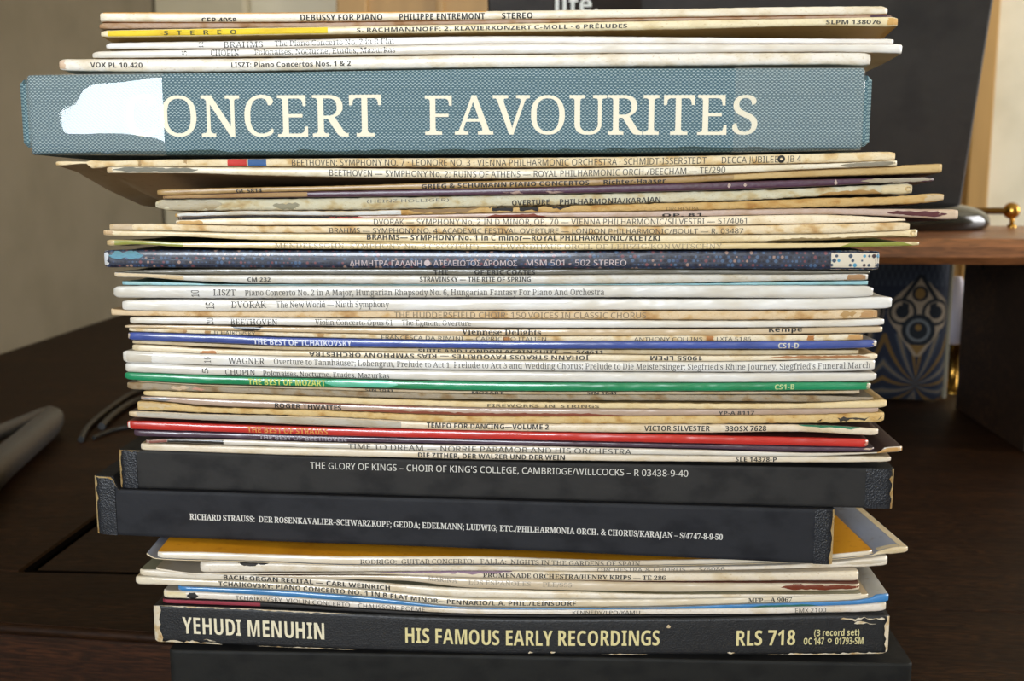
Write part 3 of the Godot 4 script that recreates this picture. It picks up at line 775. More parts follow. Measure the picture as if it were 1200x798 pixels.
	rec("cream sleeve patched with brown tape, lettered Capriccio Italien, above the blue spine", [[150, 384.6, 388], [160, 384.4, 388.4], [250, 387, 391.4], [350, 389.8, 394.8], [570, 394, 399.2], [820, 393.2, 399.6], [940, 392.6, 399.8], [1007, 391.6, 399], [1012, 393, 398]], "e4dac4", "b39c77", "worn",
		{"t": [["TCHAIKOVSKY", 250, 299, 4.8, 0.2, GREY, "sans"], ["FRANCESCA DA RIMINI — CAPRICCIO ITALIEN", 447, 640, 4.6, 0.4, GREY, "sans"], ["ANTHONY COLLINS", 743, 823, 4.6, 0.8, GREY, "sans"], ["LXTA 5186", 840, 880, 4.6, 0.8, GREY, "sans"]], "b": [[214, 219, "a98558", -1, 1, 0.4], [240, 247, "b08b5a", -1, 1, 0.4], [372, 380, "b08b5a", -1, 1, 0.4], [590, 598, "b37a45", -1, 1, 0.4], [828, 836, "b37a45", -1, 1, 0.4], [946, 954, "b37a45", -1, 1, 0.4], [995, 1012, "c59a62", -1, 1, 0.4]]})
	rec("sleeve with a royal blue spine and white lettering", [[149, 391.4, 396.6], [152, 389.4, 398.4], [250, 392.2, 402], [350, 396, 406], [570, 399.2, 408.6], [820, 400.4, 409], [940, 399.8, 409.4], [1024, 398.2, 407.4], [1028, 399.6, 406]], "4358a6", "8f8a80", "gloss",
		{"t": [["THE BEST OF TCHAIKOVSKY", 297, 412, 7, 0.4, "d8dcea", "bold"], ["CS1-D", 912, 936, 6.2, 0.2, "c9c5b4", "bold"]], "b": [[1023, 1028, "cfc2ae", -1, 1, 0.4], [149, 151, "cfc2ae", -1, 1, 0.4]]})
	rec("thin grey-beige sleeve lettered London Again Suite, under the blue spine", [[154, 398.8, 402.4], [250, 402.4, 406.4], [350, 406.6, 410.4], [570, 409, 413.4], [820, 410, 416], [940, 410.2, 416], [1007, 410.2, 416]], "c5b697", "9a8a68", "card",
		{"z": -0.0015, "t": [["SUITE AND LONDON AGAIN SUITE  —  S/4611", 490, 706, 4.4, 0.6, INK, "bold"]]})
	rec("cream sleeve printed upside down above the thick white one", [[154, 405, 410.4], [158, 404, 411.4], [250, 409.2, 415], [350, 411.4, 418], [570, 414, 422.2], [820, 416.6, 423.6], [940, 416, 421.8], [1024, 414.6, 421.4], [1029, 416, 420]], "e6d8bb", "a98c62", "satin",
		{"t": [["JOHANN STRAUSS FAVOURITES — RIAS SYMPHONY ORCHESTRA", 362, 691, 5.2, 0.2, GREY, "bold", {"flip": 1}], ["19055 LPEM", 762, 823, 5.2, -0.2, GREY, "bold", {"flip": 1}]], "b": [[234, 256, "c98f62", -1, 0.3, 0.4], [900, 1020, "a6744a", -0.4, 0.8, 0.4], [154, 162, "cdbd9c", -1, 1, 0.4]]})
	rec("thick white sleeve with long serif lettering ending in Funeral March", [[143, 413, 423], [146, 411.2, 425], [250, 415.2, 428.2], [400, 418.8, 431.4], [570, 422.4, 434.2], [820, 424, 436], [940, 423, 436], [1022, 421.4, 434], [1026, 423, 432.6]], "e6e4df", "b7b0a2", "gloss",
		{"p": 3.5, "r": 0.3, "t": [["WAGNER", 267, 310, 7.2, 0.0, INK, "serif"], ["Overture to Tannhäuser; Lohengrin, Prelude to Act 1, Prelude to Act 3 and Wedding Chorus; Prelude to Die Meistersinger; Siegfried's Rhine Journey, Siegfried's Funeral March", 321, 1020, 7, -0.4, GREY, "serif"], ["16", 239, 247, 6.6, 0, GREY, "serif", {"rot": 1}]], "b": [[143, 178, "cfc9bd", -1, 1, 0.3]]})
	rec("white sleeve directly above the green spine", [[146, 427, 435.4], [150, 425.4, 437], [250, 428.8, 440], [400, 432.2, 443.4], [570, 435, 447], [820, 437, 448.8], [940, 437, 448], [1022, 437, 446.4], [1028, 438.6, 444]], "dedbd4", "b1aa9d", "gloss",
		{"t": [["CHOPIN", 264, 299, 6.6, 0.8, INK, "serif"], ["Polonaises, Nocturne, Etudes, Mazurkas", 308, 456, 6.4, 1.4, INK, "serif"], ["5", 237, 244, 6, 0, INK, "serif", {"rot": 1}]]})
	rec("sleeve with a bright green spine and yellow lettering", [[145, 438, 443], [148, 436, 445], [250, 440.6, 450.4], [400, 444.4, 454], [570, 448, 458.2], [820, 448.6, 458.6], [940, 448, 457.8], [1017, 448.4, 457], [1021, 449.6, 455.6]], "1e8a5c", "8b8878", "gloss",
		{"t": [["THE BEST OF MOZART", 291, 381, 7, 0.4, "c7cf6a", "bold"], ["CS1-B", 908, 931, 6, 0.2, "b5c78a", "bold"]], "b": [[381, 466, "5fbfa2", -0.8, 0.9, 0.05], [1016, 1021, "b9b295", -1, 1, 0.4]]})  # pale teal band: sticker area with its glare painted into the colour
	rec("very thin beige sleeve with small black capitals, under the green spine", [[160, 446.4, 448.4], [250, 451, 453], [350, 453.4, 456], [570, 458.6, 461.8], [820, 459, 462], [940, 458.6, 461.6], [1008, 457.6, 461.4]], "b9a88c", "7d7362", "card",
		{"z": -0.001, "t": [["MOZART", 553, 590, 3.2, 0.0, INK, "bold"], ["SIN 1041", 428, 460, 3.2, 0.0, INK, "bold"], ["SIN 1041", 688, 722, 3.2, 0.0, INK, "bold"]]})
	rec("dull grey mottled sleeve with a rounded left end, below the green spine", [[148, 449.4, 454.6], [153, 447, 456.6], [250, 453, 459.4], [350, 456.2, 463.6], [570, 462, 468.4], [820, 463, 470], [940, 463.4, 471.2], [1024, 465.8, 469.4]], "9a9080", "6f685b", "worn", {"z": -0.0005, "b": [[200, 220, "c3ab8f", -0.6, 0.6, 0.8], [225, 240, "c08d78", -0.6, 0.5, 0.8]]})
	rec("golden cream sleeve lettered Fireworks in Strings", [[167, 459.6, 463], [173, 458.2, 464], [250, 461, 467.2], [350, 464.2, 471.2], [570, 471, 477.6], [820, 473, 479.4], [940, 473, 479], [1036, 468.6, 478], [1040, 470, 476.4]], "dcc79a", "a38a5d", "card",
		{"wear": 0.25, "t": [["FIREWORKS  IN  STRINGS", 571, 702, 3.8, 0.6, "6d6049", "bold"]]})
	rec("mauve-beige sleeve with a red-brown stripe along the middle of its spine", [[164, 465, 468.4], [180, 464.8, 469.4], [250, 467.4, 476], [350, 471.4, 479.4], [570, 477.8, 488], [820, 479.4, 487], [940, 479, 486.2], [1030, 478, 485]], "b79f8d", "8c7563", "gloss",
		{"t": [["ROGER THWAITES", 322, 400, 5.6, 0.6, INK, "bold"], ["YP-A 8117", 842, 884, 4.4, 0.8, GREY, "bold"]], "b": [[400, 735, "8f5040", -1.0, -0.2, 0.2], [350, 500, "9a6455", 0.6, 1.0, 0.2], [164, 200, "83858a", -0.6, 0.6, 0.4]]})
	rec("golden tan sleeve with a crumpled left end and torn right end", [[160, 472, 482], [166, 470.6, 481.4], [250, 478, 484], [350, 480.6, 487.2], [570, 488, 496.2], [820, 487.4, 497], [940, 486.2, 496], [1032, 482.4, 495], [1037, 484.4, 493.4]], "d2b883", "9a7f50", "worn",
		{"wear": 0.4, "b": [[960, 1035, "3a342c", -0.15, 0.05, 0.8], [160, 200, "c9b48c", -0.2, 0.9, 0.5]]})
	rec("cream sleeve with black capitals, directly above the red spine", [[150, 483.4, 487.6], [155, 482.2, 488.6], [250, 485.8, 493.2], [350, 488.2, 498], [570, 496.6, 505], [700, 497, 507], [820, 497.6, 507.6], [940, 498, 506.4], [1024, 502.4, 510.4], [1030, 504, 509]], "dccdb4", "45332c", "satin",
		{"t": [["TEMPO FOR DANCING—VOLUME 2", 500, 643, 6, -1.2, INK, "bold"], ["VICTOR SILVESTER", 755, 832, 6.2, -0.6, INK, "bold"], ["33OSX 7628", 850, 898, 6.2, -0.2, INK, "bold"]], "b": [[160, 470, "b4ad9f", -1, 1, 0.1], [936, 1008, "2f7d62", 0.5, 1.0, 0.2]]})
	rec("sleeve with a bright red spine", [[148, 495, 501.4], [151, 493.4, 503], [250, 497.2, 506.4], [400, 501.6, 511.4], [570, 505.4, 515.2], [820, 510.4, 520.4], [940, 513, 523], [1014, 515, 524.6], [1018, 516.6, 523]], "c2302a", "512722", "gloss",
		{"t": [["THE BEST OF STRAUSS", 290, 384, 6.8, 0.0, "d08a44", "bold"]], "b": [[148, 153, "e0cfc4", -1, 0.9, 0.4], [1014, 1018, "c9897a", -1, 1, 0.3]]})
	rec("sleeve with a dark purple spine, under the red one", [[156, 504.2, 511.4], [250, 507, 514], [400, 511.6, 519], [570, 515.6, 521.6], [820, 520.8, 526.6], [940, 523.4, 530], [1025, 525, 532]], "4c3a4a", "3c2f3a", "gloss",
		{"z": -0.001, "t": [["THE BEST OF BEETHOVEN", 304, 406, 5.6, 0.2, "98929a", "bold"]], "b": [[1012, 1025, "c9b7a2", -0.2, 0.9, 0.4]]})
	rec("white sleeve with large thin capitals, its tan corner poking out at the right", [[170, 516.4, 520], [200, 514.6, 518.6], [268, 515, 521.6], [350, 517.2, 524], [570, 521.8, 530], [820, 527, 533.6], [940, 530.2, 534.8], [1020, 527, 531.6], [1054, 523.6, 529.6], [1058, 524, 529]], "d8d2c6", "3a2a26", "gloss",
		{"t": [["TIME TO DREAM — NORRIE PARAMOR AND HIS ORCHESTRA", 408, 740, 6.6, 0.4, GREY, "sans"]], "b": [[170, 196, "8f5a52", -1, 1, 0.2], [196, 262, "24211e", -1, 1, 0.2], [1028, 1058, "b98f55", -1, 1, 0.2]]})
	rec("cream sleeve lying directly on the upper black box", [[164, 520.8, 527.6], [168, 520, 528.6], [250, 522.4, 532], [400, 525.8, 535], [570, 530.4, 539], [820, 534, 541.4], [940, 535, 542.2], [1038, 535.2, 541.4], [1045, 536.6, 540.4]], "dccfb8", "a18a68", "satin",
		{"t": [["DIE ZITHER, DER WALZER UND DER WEIN", 490, 662, 6, 0.2, INK, "bold"], ["SLE 14378-P", 862, 910, 5.6, 0.0, INK, "bold"]]})
	rec("upper black record box with white sans-serif capitals", [[140, 527, 571.4], [600, 541.4, 584.6], [1047, 549.4, 596.4]], "2e2d2c", "242322", "black",
		{"kind": "box", "name": "record_box", "p": 9.0, "r": 0.03, "wear": 0.05, "z": -0.001, "t": [["THE GLORY OF KINGS – CHOIR OF KING'S COLLEGE, CAMBRIDGE/WILLCOCKS – R 03438-9-40", 364, 806, 8, -12.0, "cfccc4", "sans", {"dy1": -13.4}]], "cap": [161, 1014]})
	rec("lower black record box with white serif capitals", [[112, 557.4, 625], [135, 558.6, 627], [600, 578, 644.6], [977, 596.8, 661.6]], "27282c", "1e1e21", "black",
		{"kind": "box", "name": "record_box", "p": 9.0, "r": 0.025, "wear": 0.05, "z": 0.0015, "yaw": 0.0, "t": [["RICHARD STRAUSS:  DER ROSENKAVALIER–SCHWARZKOPF; GEDDA; EDELMANN; LUDWIG; ETC./PHILHARMONIA ORCH. & CHORUS/KARAJAN – S/4747-8-9-50", 222, 847, 7.4, 1.6, "d2d0ca", "sbold", {"dy1": 4.6}]], "cap": [136, 954]})
	# ---- sleeves between the boxes
	rec("sleeve with an orange-yellow cover and white spine under the lower black box", [[184, 648, 655], [188, 647.4, 656.4], [300, 650, 658], [420, 653, 662.4], [550, 652.8, 661.6], [760, 657, 663.4], [880, 655, 660.6], [980, 649.4, 655.4], [1023, 645.4, 650.6]], "e2d8c6", "d8951c", "gloss",
		{"z": 0.0, "yaw": 0.1, "comp": 0.2, "t": [["RODRIGO:  GUITAR CONCERTO;   FALLA:  NIGHTS IN THE GARDENS OF SPAIN", 422, 750, 6, 0.6, GREY, "serif"]]})
	rec("sleeve with a blue-grey cover, its cream-edged right corner sticking out furthest", [[171, 649, 651], [180, 652, 654], [300, 658.2, 659.2], [420, 662.5, 662.9], [600, 662.6, 663.2], [760, 663.5, 663.9], [880, 660.8, 661.8], [980, 655.6, 657], [1023, 650.8, 652], [1030, 646, 651], [1058, 641, 648.2], [1065, 642, 646.8]], "d6c6a6", "8d93a2", "satin", {"z": 0.0, "yaw": 0.1, "comp": 0.2, "edge": "cdbd9c"})
	rec("white sleeve lettered Orchestra and Chorus, second below the orange one", [[234, 660, 671], [238, 659.2, 671.8], [300, 659.4, 671], [420, 662.6, 670.4], [550, 663.4, 669], [700, 664.6, 670.2], [760, 664, 670.4], [880, 662.2, 669], [980, 656.8, 666.8], [1041, 652, 663]], "dfd5c4", "a8a29a", "satin",
		{"z": 0.0, "yaw": 0.08, "comp": 0.2, "t": [["ORCHESTRA & CHORUS  –  S/6086", 700, 849, 4.8, 0.4, "6b675f", "sans"]], "b": [[279, 316, "2a241e", 0.4, 1.0, 0.3], [980, 1041, "c8c0b2", -0.2, 0.6, 0.2]]})
	rec("cream sleeve lettered Promenade Orchestra in black serif capitals", [[182, 665.8, 669], [234, 671.8, 673.4], [420, 670.8, 672.8], [550, 669.4, 677.2], [760, 671, 682], [880, 670.4, 681.8], [1002, 668.6, 682.6], [1007, 670.4, 681.4]], "ddd0b8", "b3a692", "satin",
		{"z": 0.0, "yaw": 0.045, "comp": 0.25, "t": [["PROMENADE ORCHESTRA/HENRY KRIPS — TE 286", 566, 780, 5.8, 0.2, INK, "sbold"]], "b": [[440, 600, "8a7284", 0.3, 1.0, 0.4]]})
	rec("beige sleeve with pale lettering whose right end gapes dark red", [[300, 674.4, 676.6], [470, 674.6, 681], [550, 677.8, 689.6], [760, 683.4, 695], [880, 684, 694.6], [940, 683.4, 695], [1008, 684.4, 694]], "cfc0a8", "5a2a1c", "gloss",
		{"z": 0.0, "yaw": 0.02, "comp": 0.25, "t": [["MARINA", 501, 536, 5.4, -2.4, "8d8476", "serif"], ["LOS ESPAÑOLES", 549, 622, 5.4, -1.6, "8d8476", "serif"], ["PLE/S55", 636, 670, 5.4, -1.6, "8d8476", "serif"]], "b": [[916, 1008, "6e2c1a", -0.5, 0.8, 0.3]]})
	rec("white sleeve lettered Organ Recital in black capitals", [[163, 668.6, 674.4], [168, 667.8, 675.2], [235, 671.6, 679], [300, 674, 681.4], [420, 681.6, 690], [550, 690.6, 701], [760, 696, 702], [880, 695.6, 699.8], [1010, 694.6, 697.6]], "dfd5c2", "7d7a62", "satin",
		{"comp": 0.25, "t": [["BACH: ORGAN RECITAL — CARL WEINRICH", 262, 457, 5.6, 0.2, INK, "bold"]]})
	rec("cream sleeve lettered Piano Concerto No. 1 in B flat minor", [[158, 677.4, 684], [163, 675.8, 685.4], [235, 679.4, 687], [300, 682, 690.2], [420, 690.4, 698.6], [550, 701.4, 711.4], [700, 702.6, 712], [880, 700, 707.6], [1012, 696.4, 703.6], [1018, 697.4, 702]], "e0d4bc", "b09d7e", "gloss",
		{"comp": 0.25, "t": [["TCHAIKOVSKY: PIANO CONCERTO NO. 1 IN B FLAT MINOR—PENNARIO/L.A. PHIL./LEINSDORF", 256, 675, 5.8, 0.0, GREY, "bold"], ["MFP—A 9067", 877, 928, 5.6, 0.0, INK, "sbold"]]})
	rec("sleeve with a blue spine and pale grey cover near the bottom of the stack", [[208, 687.6, 692.4], [300, 691, 697.4], [420, 699, 705.6], [550, 711.6, 713.6], [760, 712, 714], [880, 708, 712.4], [1000, 703, 709], [1038, 697, 706.4], [1042, 698, 705.4]], "3f7fb8", "aaa8a2", "gloss", {"z": 0.0, "yaw": 0.0, "comp": 0.25, "b": [[880, 960, "2f6a60", -1, 0.2, 0.2]]})
	rec("white sleeve lettered Violin Concerto with a dark notch near its left end", [[191, 692.4, 701], [240, 694.6, 702.6], [300, 697.6, 704.8], [420, 706, 712.8], [550, 713.8, 719.4], [760, 714.2, 720.4], [880, 712.6, 720.2], [1000, 709.6, 718], [1036, 707, 716.6], [1039, 708, 715.6]], "dcd3c6", "a8a090", "satin",
		{"comp": 0.2, "t": [["TCHAIKOVSKY  VIOLIN CONCERTO    CHAUSSON: POÈME", 276, 498, 5.4, 0.2, GREY, "sans"], ["KENNEDY/LPO/KAMU", 671, 750, 4.6, 0.4, INK, "sans"], ["EMX 2100", 932, 968, 5.6, 0.2, GREY, "sans"]], "b": [[191, 218, "dfd3b0", -1, 1, 0.1], [219, 232, "1d1c1b", -0.9, 0.7, 0.2]]})
	rec("very thin sleeve with a crimson left half, on the lettered black box near the bottom", [[190, 702, 707.4], [300, 706.2, 711], [420, 713.6, 717.4], [550, 720, 723.6], [760, 721, 724.6], [900, 721, 724.4], [1036, 717.6, 721.4]], "1e1c1b", "2a2624", "card", {"z": -0.001, "b": [[190, 305, "8c2c3c", -1, 1, 0.02]]})
	rec("black record box with cream bold lettering and white frayed corners", [[180, 711, 750.4], [186, 709.6, 752], [550, 724.6, 766], [800, 725, 767.4], [1034, 721.6, 766], [1042, 723, 764]], "191a1c", "151516", "leather",
		{"kind": "box", "name": "record_box", "p": 8.0, "r": 0.05, "wear": 0.15, "z": 0.001, "t": [["YEHUDI MENUHIN", 214, 380, 20.5, 0.6, "dcd2b4", "bold"], ["HIS FAMOUS EARLY RECORDINGS", 475, 773, 19.5, 1.2, "d3c68e", "bold"], ["RLS 718", 863, 932, 19, 2.0, "d3c68e", "bold"], ["(3 record set)", 954, 1007, 8, -3.4, "c9bf8a", "bold"], ["OC 147", 942, 966, 8.4, 7.0, "c9bf8a", "bold"], ["○", 970, 975, 8, 6.5, "c9bf8a", "bold", {"disc": 0.55}], ["01793-SM", 979, 1012, 8.4, 7.0, "c9bf8a", "bold"]]})
	rec("plain black box at the very bottom of the stack, on the desk", [[199, 762, 816], [600, 769, 824], [1068, 778, 834]], "1f1f1d", "222120", "black", {"kind": "box", "name": "record_box", "p": 9.0, "r": 0.03, "wear": 0.0, "z": 0.002, "yaw": 0.0})

func hit(it: Dictionary, px: float, py: float) -> Vector3:
	# where the line of sight through (px, py) meets the upright front plane of a record
	var n := Vector3(sin(it.yaw), 0, cos(it.yaw))
	var d := ray(px, py)
	return cam_pos + d * ((cos(it.yaw) * float(it.z) - n.dot(cam_pos)) / n.dot(d))

func hermite(xs: Array, ys: Array, x: float) -> float:
	var n := xs.size()
	if x <= xs[0]:
		return ys[0]
	if x >= xs[n - 1]:
		return ys[n - 1]
	var i := 0
	while x > xs[i + 1]:
		i += 1
	var m := []
	for k in [i, i + 1]:
		if k == 0 or k == n - 1:
			var a := 0 if k == 0 else n - 2
			m.append((ys[a + 1] - ys[a]) / (xs[a + 1] - xs[a]))
		else:
			var s0: float = (ys[k] - ys[k - 1]) / (xs[k] - xs[k - 1])
			var s1: float = (ys[k + 1] - ys[k]) / (xs[k + 1] - xs[k])
			m.append(0.0 if s0 * s1 <= 0.0 else 2.0 * s0 * s1 / (s0 + s1))
	var h: float = xs[i + 1] - xs[i]
	var t: float = (x - xs[i]) / h
	return ys[i] * (1 + 2 * t) * (1 - t) * (1 - t) + h * m[0] * t * (1 - t) * (1 - t) + ys[i + 1] * t * t * (3 - 2 * t) + h * m[1] * t * t * (t - 1)

func resolve_stack() -> void:
	items.reverse()                      # bottom first
	var nz := FastNoiseLite.new()
	nz.frequency = 0.35
	for ii in items.size():
		var it: Dictionary = items[ii]
		var xs := []
		var ts := []
		var bs := []
		for k in it.k:
			var a := hit(it, k[0], k[1])
			var b := hit(it, k[0], k[2])
			xs.append((a.x + b.x) / 2)
			ts.append(a.y)
			bs.append(b.y)
		if ii == 0:                      # the lowest box stands flat on the desk
			for q in bs.size():
				bs[q] = 0.0002
		it.x0 = xs[0]
		it.x1 = xs[-1]
		var T := PackedFloat32Array()
		var B := PackedFloat32Array()
		T.resize(GN)
		B.resize(GN)
		for g in GN:
			var x := GX0 + GSTEP * g
			var w: float = it.wear * 0.0009
			T[g] = hermite(xs, ts, x) + nz.get_noise_2d(g * 1.1, ii * 50.0) * w
			B[g] = hermite(xs, bs, x) + nz.get_noise_2d(g * 1.1, ii * 50.0 + 25.0) * w
		it.T = T
		it.B = B
	for pass_n in 4:
		for i in items.size():
			for j in range(i + 1, items.size()):
				var lo: Dictionary = items[i]
				var up: Dictionary = items[j]
				for g in GN:
					var x := GX0 + GSTEP * g
					if x < maxf(lo.x0, up.x0) - 0.002 or x > minf(lo.x1, up.x1) + 0.002:
						continue
					var gap := 0.00014
					if lo.T[g] > up.B[g] - gap:
						var m: float = (lo.T[g] + up.B[g]) / 2
						if up.kind == "box":
							m = up.B[g] - gap / 2
						elif lo.kind == "box":
							m = lo.T[g] + gap / 2
						lo.T[g] = m - gap / 2
						up.B[g] = m + gap / 2
						if lo.T[g] - lo.B[g] < 0.0003:
							lo.B[g] = lo.T[g] - 0.0003
						if up.T[g] - up.B[g] < 0.0003:
							up.T[g] = up.B[g] + 0.0003
	for bi in items.size():
		if items[bi].kind == "box":
			for li in bi:
				for g in GN:
					var gx := GX0 + GSTEP * g
					if gx > items[bi].x0 - 0.005 and gx < items[bi].x1 + 0.005 and items[li].kind != "box":
						items[li].T[g] = minf(items[li].T[g], items[bi].B[g] - 0.00012)
						items[li].B[g] = minf(items[li].B[g], items[li].T[g] - 0.0003)
	# how far the backs sink, from the desk upward
	var lin := 0.0
	var sag := 0.0
	var prev := 0.0
	var gc := int((0.0 - GX0) / GSTEP)
	for it in items:
		var t0: float = it.T[gc] - it.B[gc]
		var gap0: float = it.B[gc] - prev
		prev = it.T[gc]
		lin += maxf(0.0, gap0 - 0.0002) * 0.9
		if it.kind == "box":
			lin += sag
			sag = 0.0
			it.lin = lin
			it.sag = 0.0
			it.cl = 0.0
			it.cs = 0.0
		else:
			it.lin = lin
			it.sag = sag
			it.cl = it.comp
			it.cs = it.sagc
			lin += t0 * it.comp
			sag += t0 * it.sagc

	# lay the records on one another over their whole depth
	var roofs := []
	for d in ST.size():
		var r := PackedFloat32Array()
		r.resize(GN)
		r.fill(0.0)
		roofs.append(r)
	for it in items:
		it.rise = 0.0
		var bs := []
		var ts := []
		for d in ST.size():
			var sh: float = ST[d] * sin(it.yaw)
			var sl := maxf(0.0, ST[d] + it.z)
			var lift := 0.0
			var b := PackedFloat32Array()
			var t := PackedFloat32Array()
			b.resize(GN)
			t.resize(GN)
			for g in GN:
				var x := GX0 + GSTEP * g
				b[g] = bot0(it, x, sl)
				t[g] = b[g] + (it.T[g] - it.B[g]) * (1.0 - it.cl * sl / L - it.cs * smoothstep(0.0, 0.16, sl))
				if d > 0 and x > it.x0 - 0.001 and x < it.x1 + 0.001:
					var need := samp(roofs[d], x - sh) + (0.0005 if it.kind == "box" else 0.0001)
					if need > b[g]:
						if it.kind == "box":
							if d > 1:
								it.rise = maxf(it.rise, (need - b[g]) * L / ST[d])
						else:
							lift = maxf(lift, need - b[g])
			if lift > 0.0:
				for g in GN:
					b[g] += lift
					t[g] += lift
			bs.append(b)
			ts.append(t)
		for d in ST.size():
			var sh2: float = ST[d] * sin(it.yaw)
			for g in GN:
				bs[d][g] += it.rise * ST[d] / L
				ts[d][g] += it.rise * ST[d] / L
			for g in GN:
				var xl := GX0 + GSTEP * g + sh2
				if xl > it.x0 - 0.0021 and xl < it.x1 + 0.0021:
					roofs[d][g] = maxf(roofs[d][g], samp(ts[d], xl))
			it["b%d" % d] = bs[d]
			it["t%d" % d] = ts[d]

const ST := [0.0, 0.02, 0.05, 0.09, 0.14, 0.2, 0.26, 0.312]

func station(it: Dictionary, w: String, x: float, s: float) -> float:
	var i := 0
	s -= it.z
	while i < ST.size() - 2 and s > ST[i + 1]:
		i += 1
	var f: float = clampf((s - ST[i]) / (ST[i + 1] - ST[i]), 0.0, 1.0)
	return lerpf(samp(it[w + str(i)], x), samp(it[w + str(i + 1)], x), f)

func samp(a: PackedFloat32Array, x: float) -> float:
	var f := clampf((x - GX0) / GSTEP, 0.0, GN - 1.001)
	var i := int(f)
	return lerpf(a[i], a[i + 1], f - i)

func bot0(it: Dictionary, x: float, s: float) -> float:
	var y: float = samp(it.B, x) - it.lin * s / L - it.sag * smoothstep(0.0, 0.16, s)
	if it.sagl > 0.0:
		y -= it.sagl * smoothstep(0.0, 0.12, s) * smoothstep(-0.10, -0.19, x)
	return y

func bot(it: Dictionary, x: float, s: float) -> float:
	return station(it, "b", x, s)

func top(it: Dictionary, x: float, s: float) -> float:
	return station(it, "t", x, s)

func nose(it: Dictionary, x: float, e: float) -> float:
	# z of the spine surface at the height share e (-1 bottom, 1 top)
	var th: float = samp(it.T, x) - samp(it.B, x)
	var r: float = clampf(th * it.r, 0.0003, 0.0025)
	var p: float = it.p
	var d := minf(x - it.x0, it.x1 - x)
	return -r * (1.0 - pow(maxf(0.0, 1.0 - pow(absf(e), p)), 1.0 / p)) - 0.0012 * pow(1.0 - clampf(d / 0.0025, 0.0, 1.0), 2.0)

func on_spine(it: Dictionary, x: float, e: float, off := 0.0) -> Vector3:
	# a point on the spine, in the record's own axes
	var z := nose(it, x, e)
	var s := -z
	var y := lerpf(bot(it, x, s), top(it, x, s), (e + 1.0) / 2.0)
	var c: Vector3 = it.base
	return Vector3((x - c.x) / cos(it.yaw), y - c.y, z + off)

func build_item(it: Dictionary) -> void:
	var cx: float = (it.x0 + it.x1) / 2
	var yb := 1e9
	for g in GN:
		var gx := GX0 + GSTEP * g
		if gx >= it.x0 and gx <= it.x1:
			yb = minf(yb, it.B[g])
	it.base = Vector3(cx, yb, it.z - tan(it.yaw) * cx)
	var isbox: bool = it.kind == "box"
	var o := thing(it.get("name", "record_sleeve"), it.label, "record box" if isbox else "record sleeve", it.base, it.yaw, "boxed record sets in the stack" if isbox else "record sleeves in the stack")
	it.o = o
	var xs := []
	for v in [0.0, 0.0008, 0.0016, 0.0026]:
		xs.append(it.x0 + v)
	for g in GN:                         # the columns of all records share one grid
		var gxx := GX0 + GSTEP * g
		if gxx > it.x0 + 0.0027 and gxx < it.x1 - 0.0027:
			xs.append(gxx)
	for v in [0.0026, 0.0016, 0.0008, 0.0]:
		xs.append(it.x1 - v)
	var en := 10
	var sp := []
	var su := []
	var tp := []
	var tu := []
	var bp := []
	var bu := []
	var depths := [0.312, 0.26, 0.2, 0.14, 0.09, 0.05, 0.02, 0.0]
	for x in xs:
		var c := []
		var u := []
		for k in en + 1:
			var a := PI * k / en
			var e := cos(a)
			if absf(e) < 0.999:
				e = signf(e) * pow(absf(e), 0.8)
			var q := on_spine(it, x, e)
			c.append(q)
			u.append(Vector2(q.x, -q.y))
		sp.append(c)
		su.append(u)
		var t := []
		var b := []
		var tv := []
		for s0 in depths:
			var s: float = maxf(s0 + it.z, 0.0026)
			t.append(Vector3(c[0].x, top(it, x, s) - it.base.y, -s))
			b.push_front(Vector3(c[0].x, bot(it, x, s) - it.base.y, -s))
			tv.append(Vector2(c[0].x, s))
		t.append(c[0])
		b.push_front(c[en])
		tv.append(Vector2(c[0].x, 0))
		tp.append(t)
		bp.append(b)
		tu.append(tv)
		var rv := tv.duplicate()
		rv.reverse()
		bu.append(rv)
	var st := new_st()
	grid(st, sp, su)
	var spine_m := spine_mat(it.spine, it.fin)
	obj("spine", done(st), spine_m, o)
	st = new_st()
	grid(st, tp, tu)
	grid(st, bp, bu)
	for e2 in [0, xs.size() - 1]:
		var ring := []
		ring.append_array(tp[e2])
		ring.append_array(sp[e2].slice(1, en))
		ring.append_array(bp[e2])
		var mid := Vector3(ring[0].x, (top(it, xs[e2], 0.15) + bot(it, xs[e2], 0.15)) / 2 - it.base.y, -0.15)
		# strip between the upper and lower outlines
		for k in depths.size():
			poly(st, [tp[e2][k], tp[e2][k + 1], bp[e2][depths.size() - k - 1], bp[e2][depths.size() - k]], Vector3(-1 if e2 == 0 else 1, 0, 0))
		var face: Array = sp[e2].duplicate()
		poly(st, face, Vector3(-1 if e2 == 0 else 1, 0, 0))
	var backp := []
	for i in xs.size() - 1:
		poly(st, [tp[i][0], tp[i + 1][0], bp[i + 1][-1], bp[i][-1]], Vector3(0, 0, -1))
	var pf := "cover"
	var pm: StandardMaterial3D
	if it.fin == "cloth":
		pm = mat("", Color(1, 1, 1), 0.85, "weave", Vector3(147, 180, 1), {"n": "weave_n", "ns": 0.8})
	elif isbox:
		pm = spine_mat(it.panel, "leather" if it.fin == "leather" else "black")
	else:
		pm = mat("", it.panel, 0.45, "grime", Vector3(5, 5, 1), {"off": Vector3(rng.randf(), rng.randf(), 0)})
	obj(pf, done(st), pm, o)

func px_x(it: Dictionary, px: float) -> float:
	var k: Array = it.k
	var py := 0.0
	for i in k.size() - 1:
		if px <= k[i + 1][0] or i == k.size() - 2:
			var t: float = clampf((px - k[i][0]) / (k[i + 1][0] - k[i][0]), 0.0, 1.0)
			py = lerpf((k[i][1] + k[i][2]) / 2.0, (k[i + 1][1] + k[i + 1][2]) / 2.0, t)
			break
	return hit(it, px, py).x

